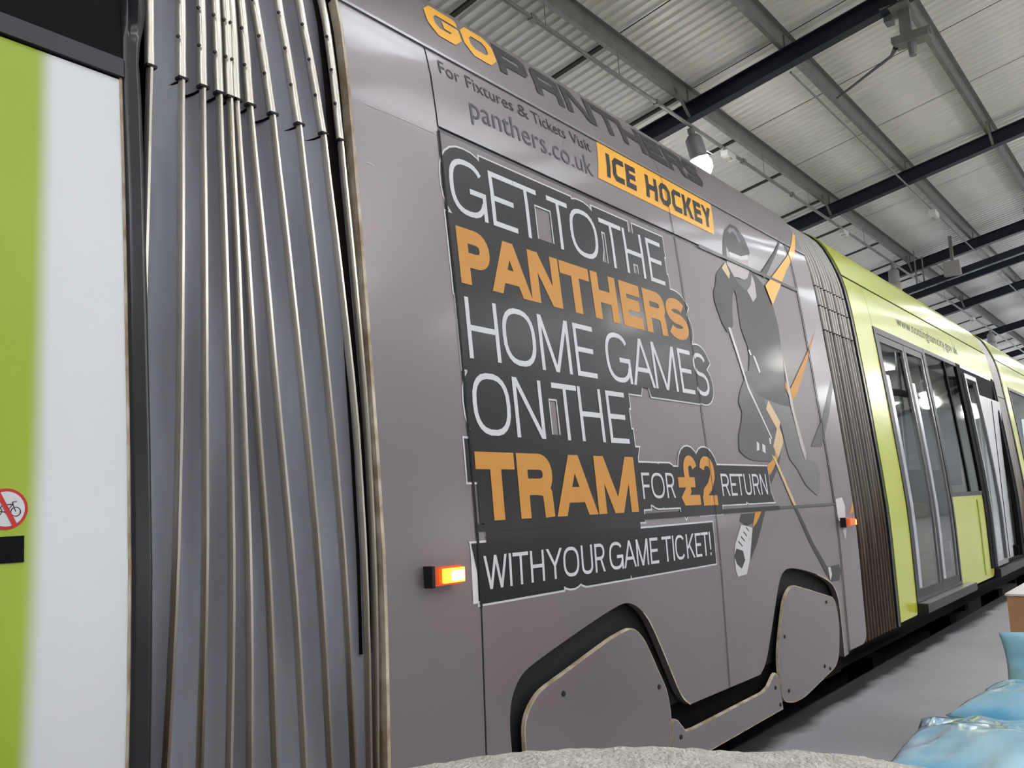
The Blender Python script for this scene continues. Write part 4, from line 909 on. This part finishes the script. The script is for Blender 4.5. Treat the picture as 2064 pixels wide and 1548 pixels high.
# ================================================================ FOREGROUND BENCH
TZ = .72
tb_ = empty('work_table', (1.05, -1.65, 0)); tag(tb_, 'pale wooden bench table at the bottom edge beneath the fleece and blue packs', 'table')
def tpart(name, mb, m): mb.v = [(x-1.05, y+1.65, z) for x, y, z in mb.v]; return mb.build(name, m, tb_)
tpart('tabletop', MB().box(.22, 1.95, -2.0, -1.382, TZ-.03, TZ), M_WOOD)
for x in (.28, 1.86):
    for y in (-1.94, -1.42): tpart('leg', MB().box(x-.025, x+.025, y-.025, y+.025, 0, TZ-.03), M_GALV)
tpart('apron', MB().box(.28, 1.86, -1.43, -1.41, TZ-.10, TZ-.03), M_GALV)
def fleece():
    # rumpled fleece heap resting on the table; ridge runs along direction A
    cx, cy = .52, -1.474; ax, ay = .636, -.772; bx_, by_ = -.772, -.636; nx, ny = 120, 60; vs = []
    for j in range(ny+1):
        for i in range(nx+1):
            a = -.31+.68*i/nx; b = -.15+.30*j/ny
            fa = max(0, 1-(abs(a+.05)/(.26 if a < -.05 else .42))**(6 if a < -.05 else 3)); fb = max(0, 1-(abs(b)/.15)**2.6)**.6
            x = cx+ax*a+bx_*b; y = cy+ay*a+by_*b; e = fa**.7*fb
            z = TZ+.002+.234*e+(.006*noise.noise(Vector((x*11, y*11, 0)))+.0016*noise.noise(Vector((x*60, y*60, 3)))+.0018*noise.noise(Vector((x*260, y*260, 5))))*min(1, e*3)
            vs.append((x, y, z))
    fs = [(j*(nx+1)+i, j*(nx+1)+i+1, (j+1)*(nx+1)+i+1, (j+1)*(nx+1)+i) for j in range(ny) for i in range(nx)]
    return MB().add(vs, fs).build('fleece_blanket', M_FLEECE, None, 3)
tag(fleece(), 'rumpled pale grey fleece heaped along the bottom edge of the picture', 'blanket')
def pack(c, size, rot, label, seed):
    """puffy sealed plastic pack: pillow with crimped flat end seals"""
    n = 28; vs = []; top = []; L, W, T = size
    for side in (1, -1):
        for j in range(n+1):
            for i in range(n+1):
                u = 2*i/n-1; v = 2*j/n-1; e = (max(0, 1-abs(u)**3)*max(0, 1-abs(v)**2.6))**.55
                wr = noise.noise(Vector((u*1.6+seed, v*1.5, side*1.5)))*.35-abs(noise.noise(Vector((u*2.2, v*2.2+seed, side))))*.55
                z = side*T/2*e*(1+wr)+side*.0008
                pinch = 1-.10*(1-abs(u)**2)*abs(v)**3
                vs.append((u*L/2*(1-.06*abs(v)**2), v*W/2*pinch, z))
    m = (n+1)**2; fs = []
    for j in range(n):
        for i in range(n):
            a = j*(n+1)+i; fs.append((a, a+1, a+n+2, a+n+1)); fs.append((m+a+n+1, m+a+n+2, m+a+1, m+a))
    for k in range(n):
        for a, b in ((k, k+1), (n*(n+1)+k+1, n*(n+1)+k), ((k+1)*(n+1), k*(n+1)), (k*(n+1)+n, (k+1)*(n+1)+n)): fs.append((b, a, m+a, m+b))
    o = MB().add(vs, fs).build('plastic_pack', M_BAG, None, 2.2); o.location = c; o.rotation_euler = rot
    return tag(o, label, 'plastic pack', 'blue plastic packs on the bench')
pack((1.25, -1.525, TZ+.052), (.46, .30, .082), (0, 0, math.radians(3)), 'largest crinkled blue plastic pack at the bottom right corner', 1.)
pack((1.63, -1.535, TZ+.046), (.24, .29, .070), (0, 0, math.radians(-4)), 'middle blue plastic pack lying between the largest and the upright one', 4.)
pack((1.815, -1.512, TZ+.072), (.135, .19, .040), (0, math.radians(-82), math.radians(3)), 'upright blue plastic pack topmost at the right edge', 7.)
bx = MB().box(3.92, 4.55, -1.75, -1.075, .004, .69).build('cardboard_box', M_CARD, None); tag(bx, 'plain brown cardboard box at the right edge behind the blue packs', 'box')
MB().add([(3.915, -1.755, .692), (4.555, -1.755, .692), (4.555, -1.07, .692), (3.915, -1.07, .692), (3.915, -1.755, .70), (4.555, -1.755, .70), (4.555, -1.07, .70), (3.915, -1.07, .70)], [(3, 2, 1, 0), (4, 5, 6, 7), (0, 1, 5, 4), (1, 2, 6, 5), (2, 3, 7, 6), (3, 0, 4, 7)]).build('lid_sheet', M_PAPER, bx)
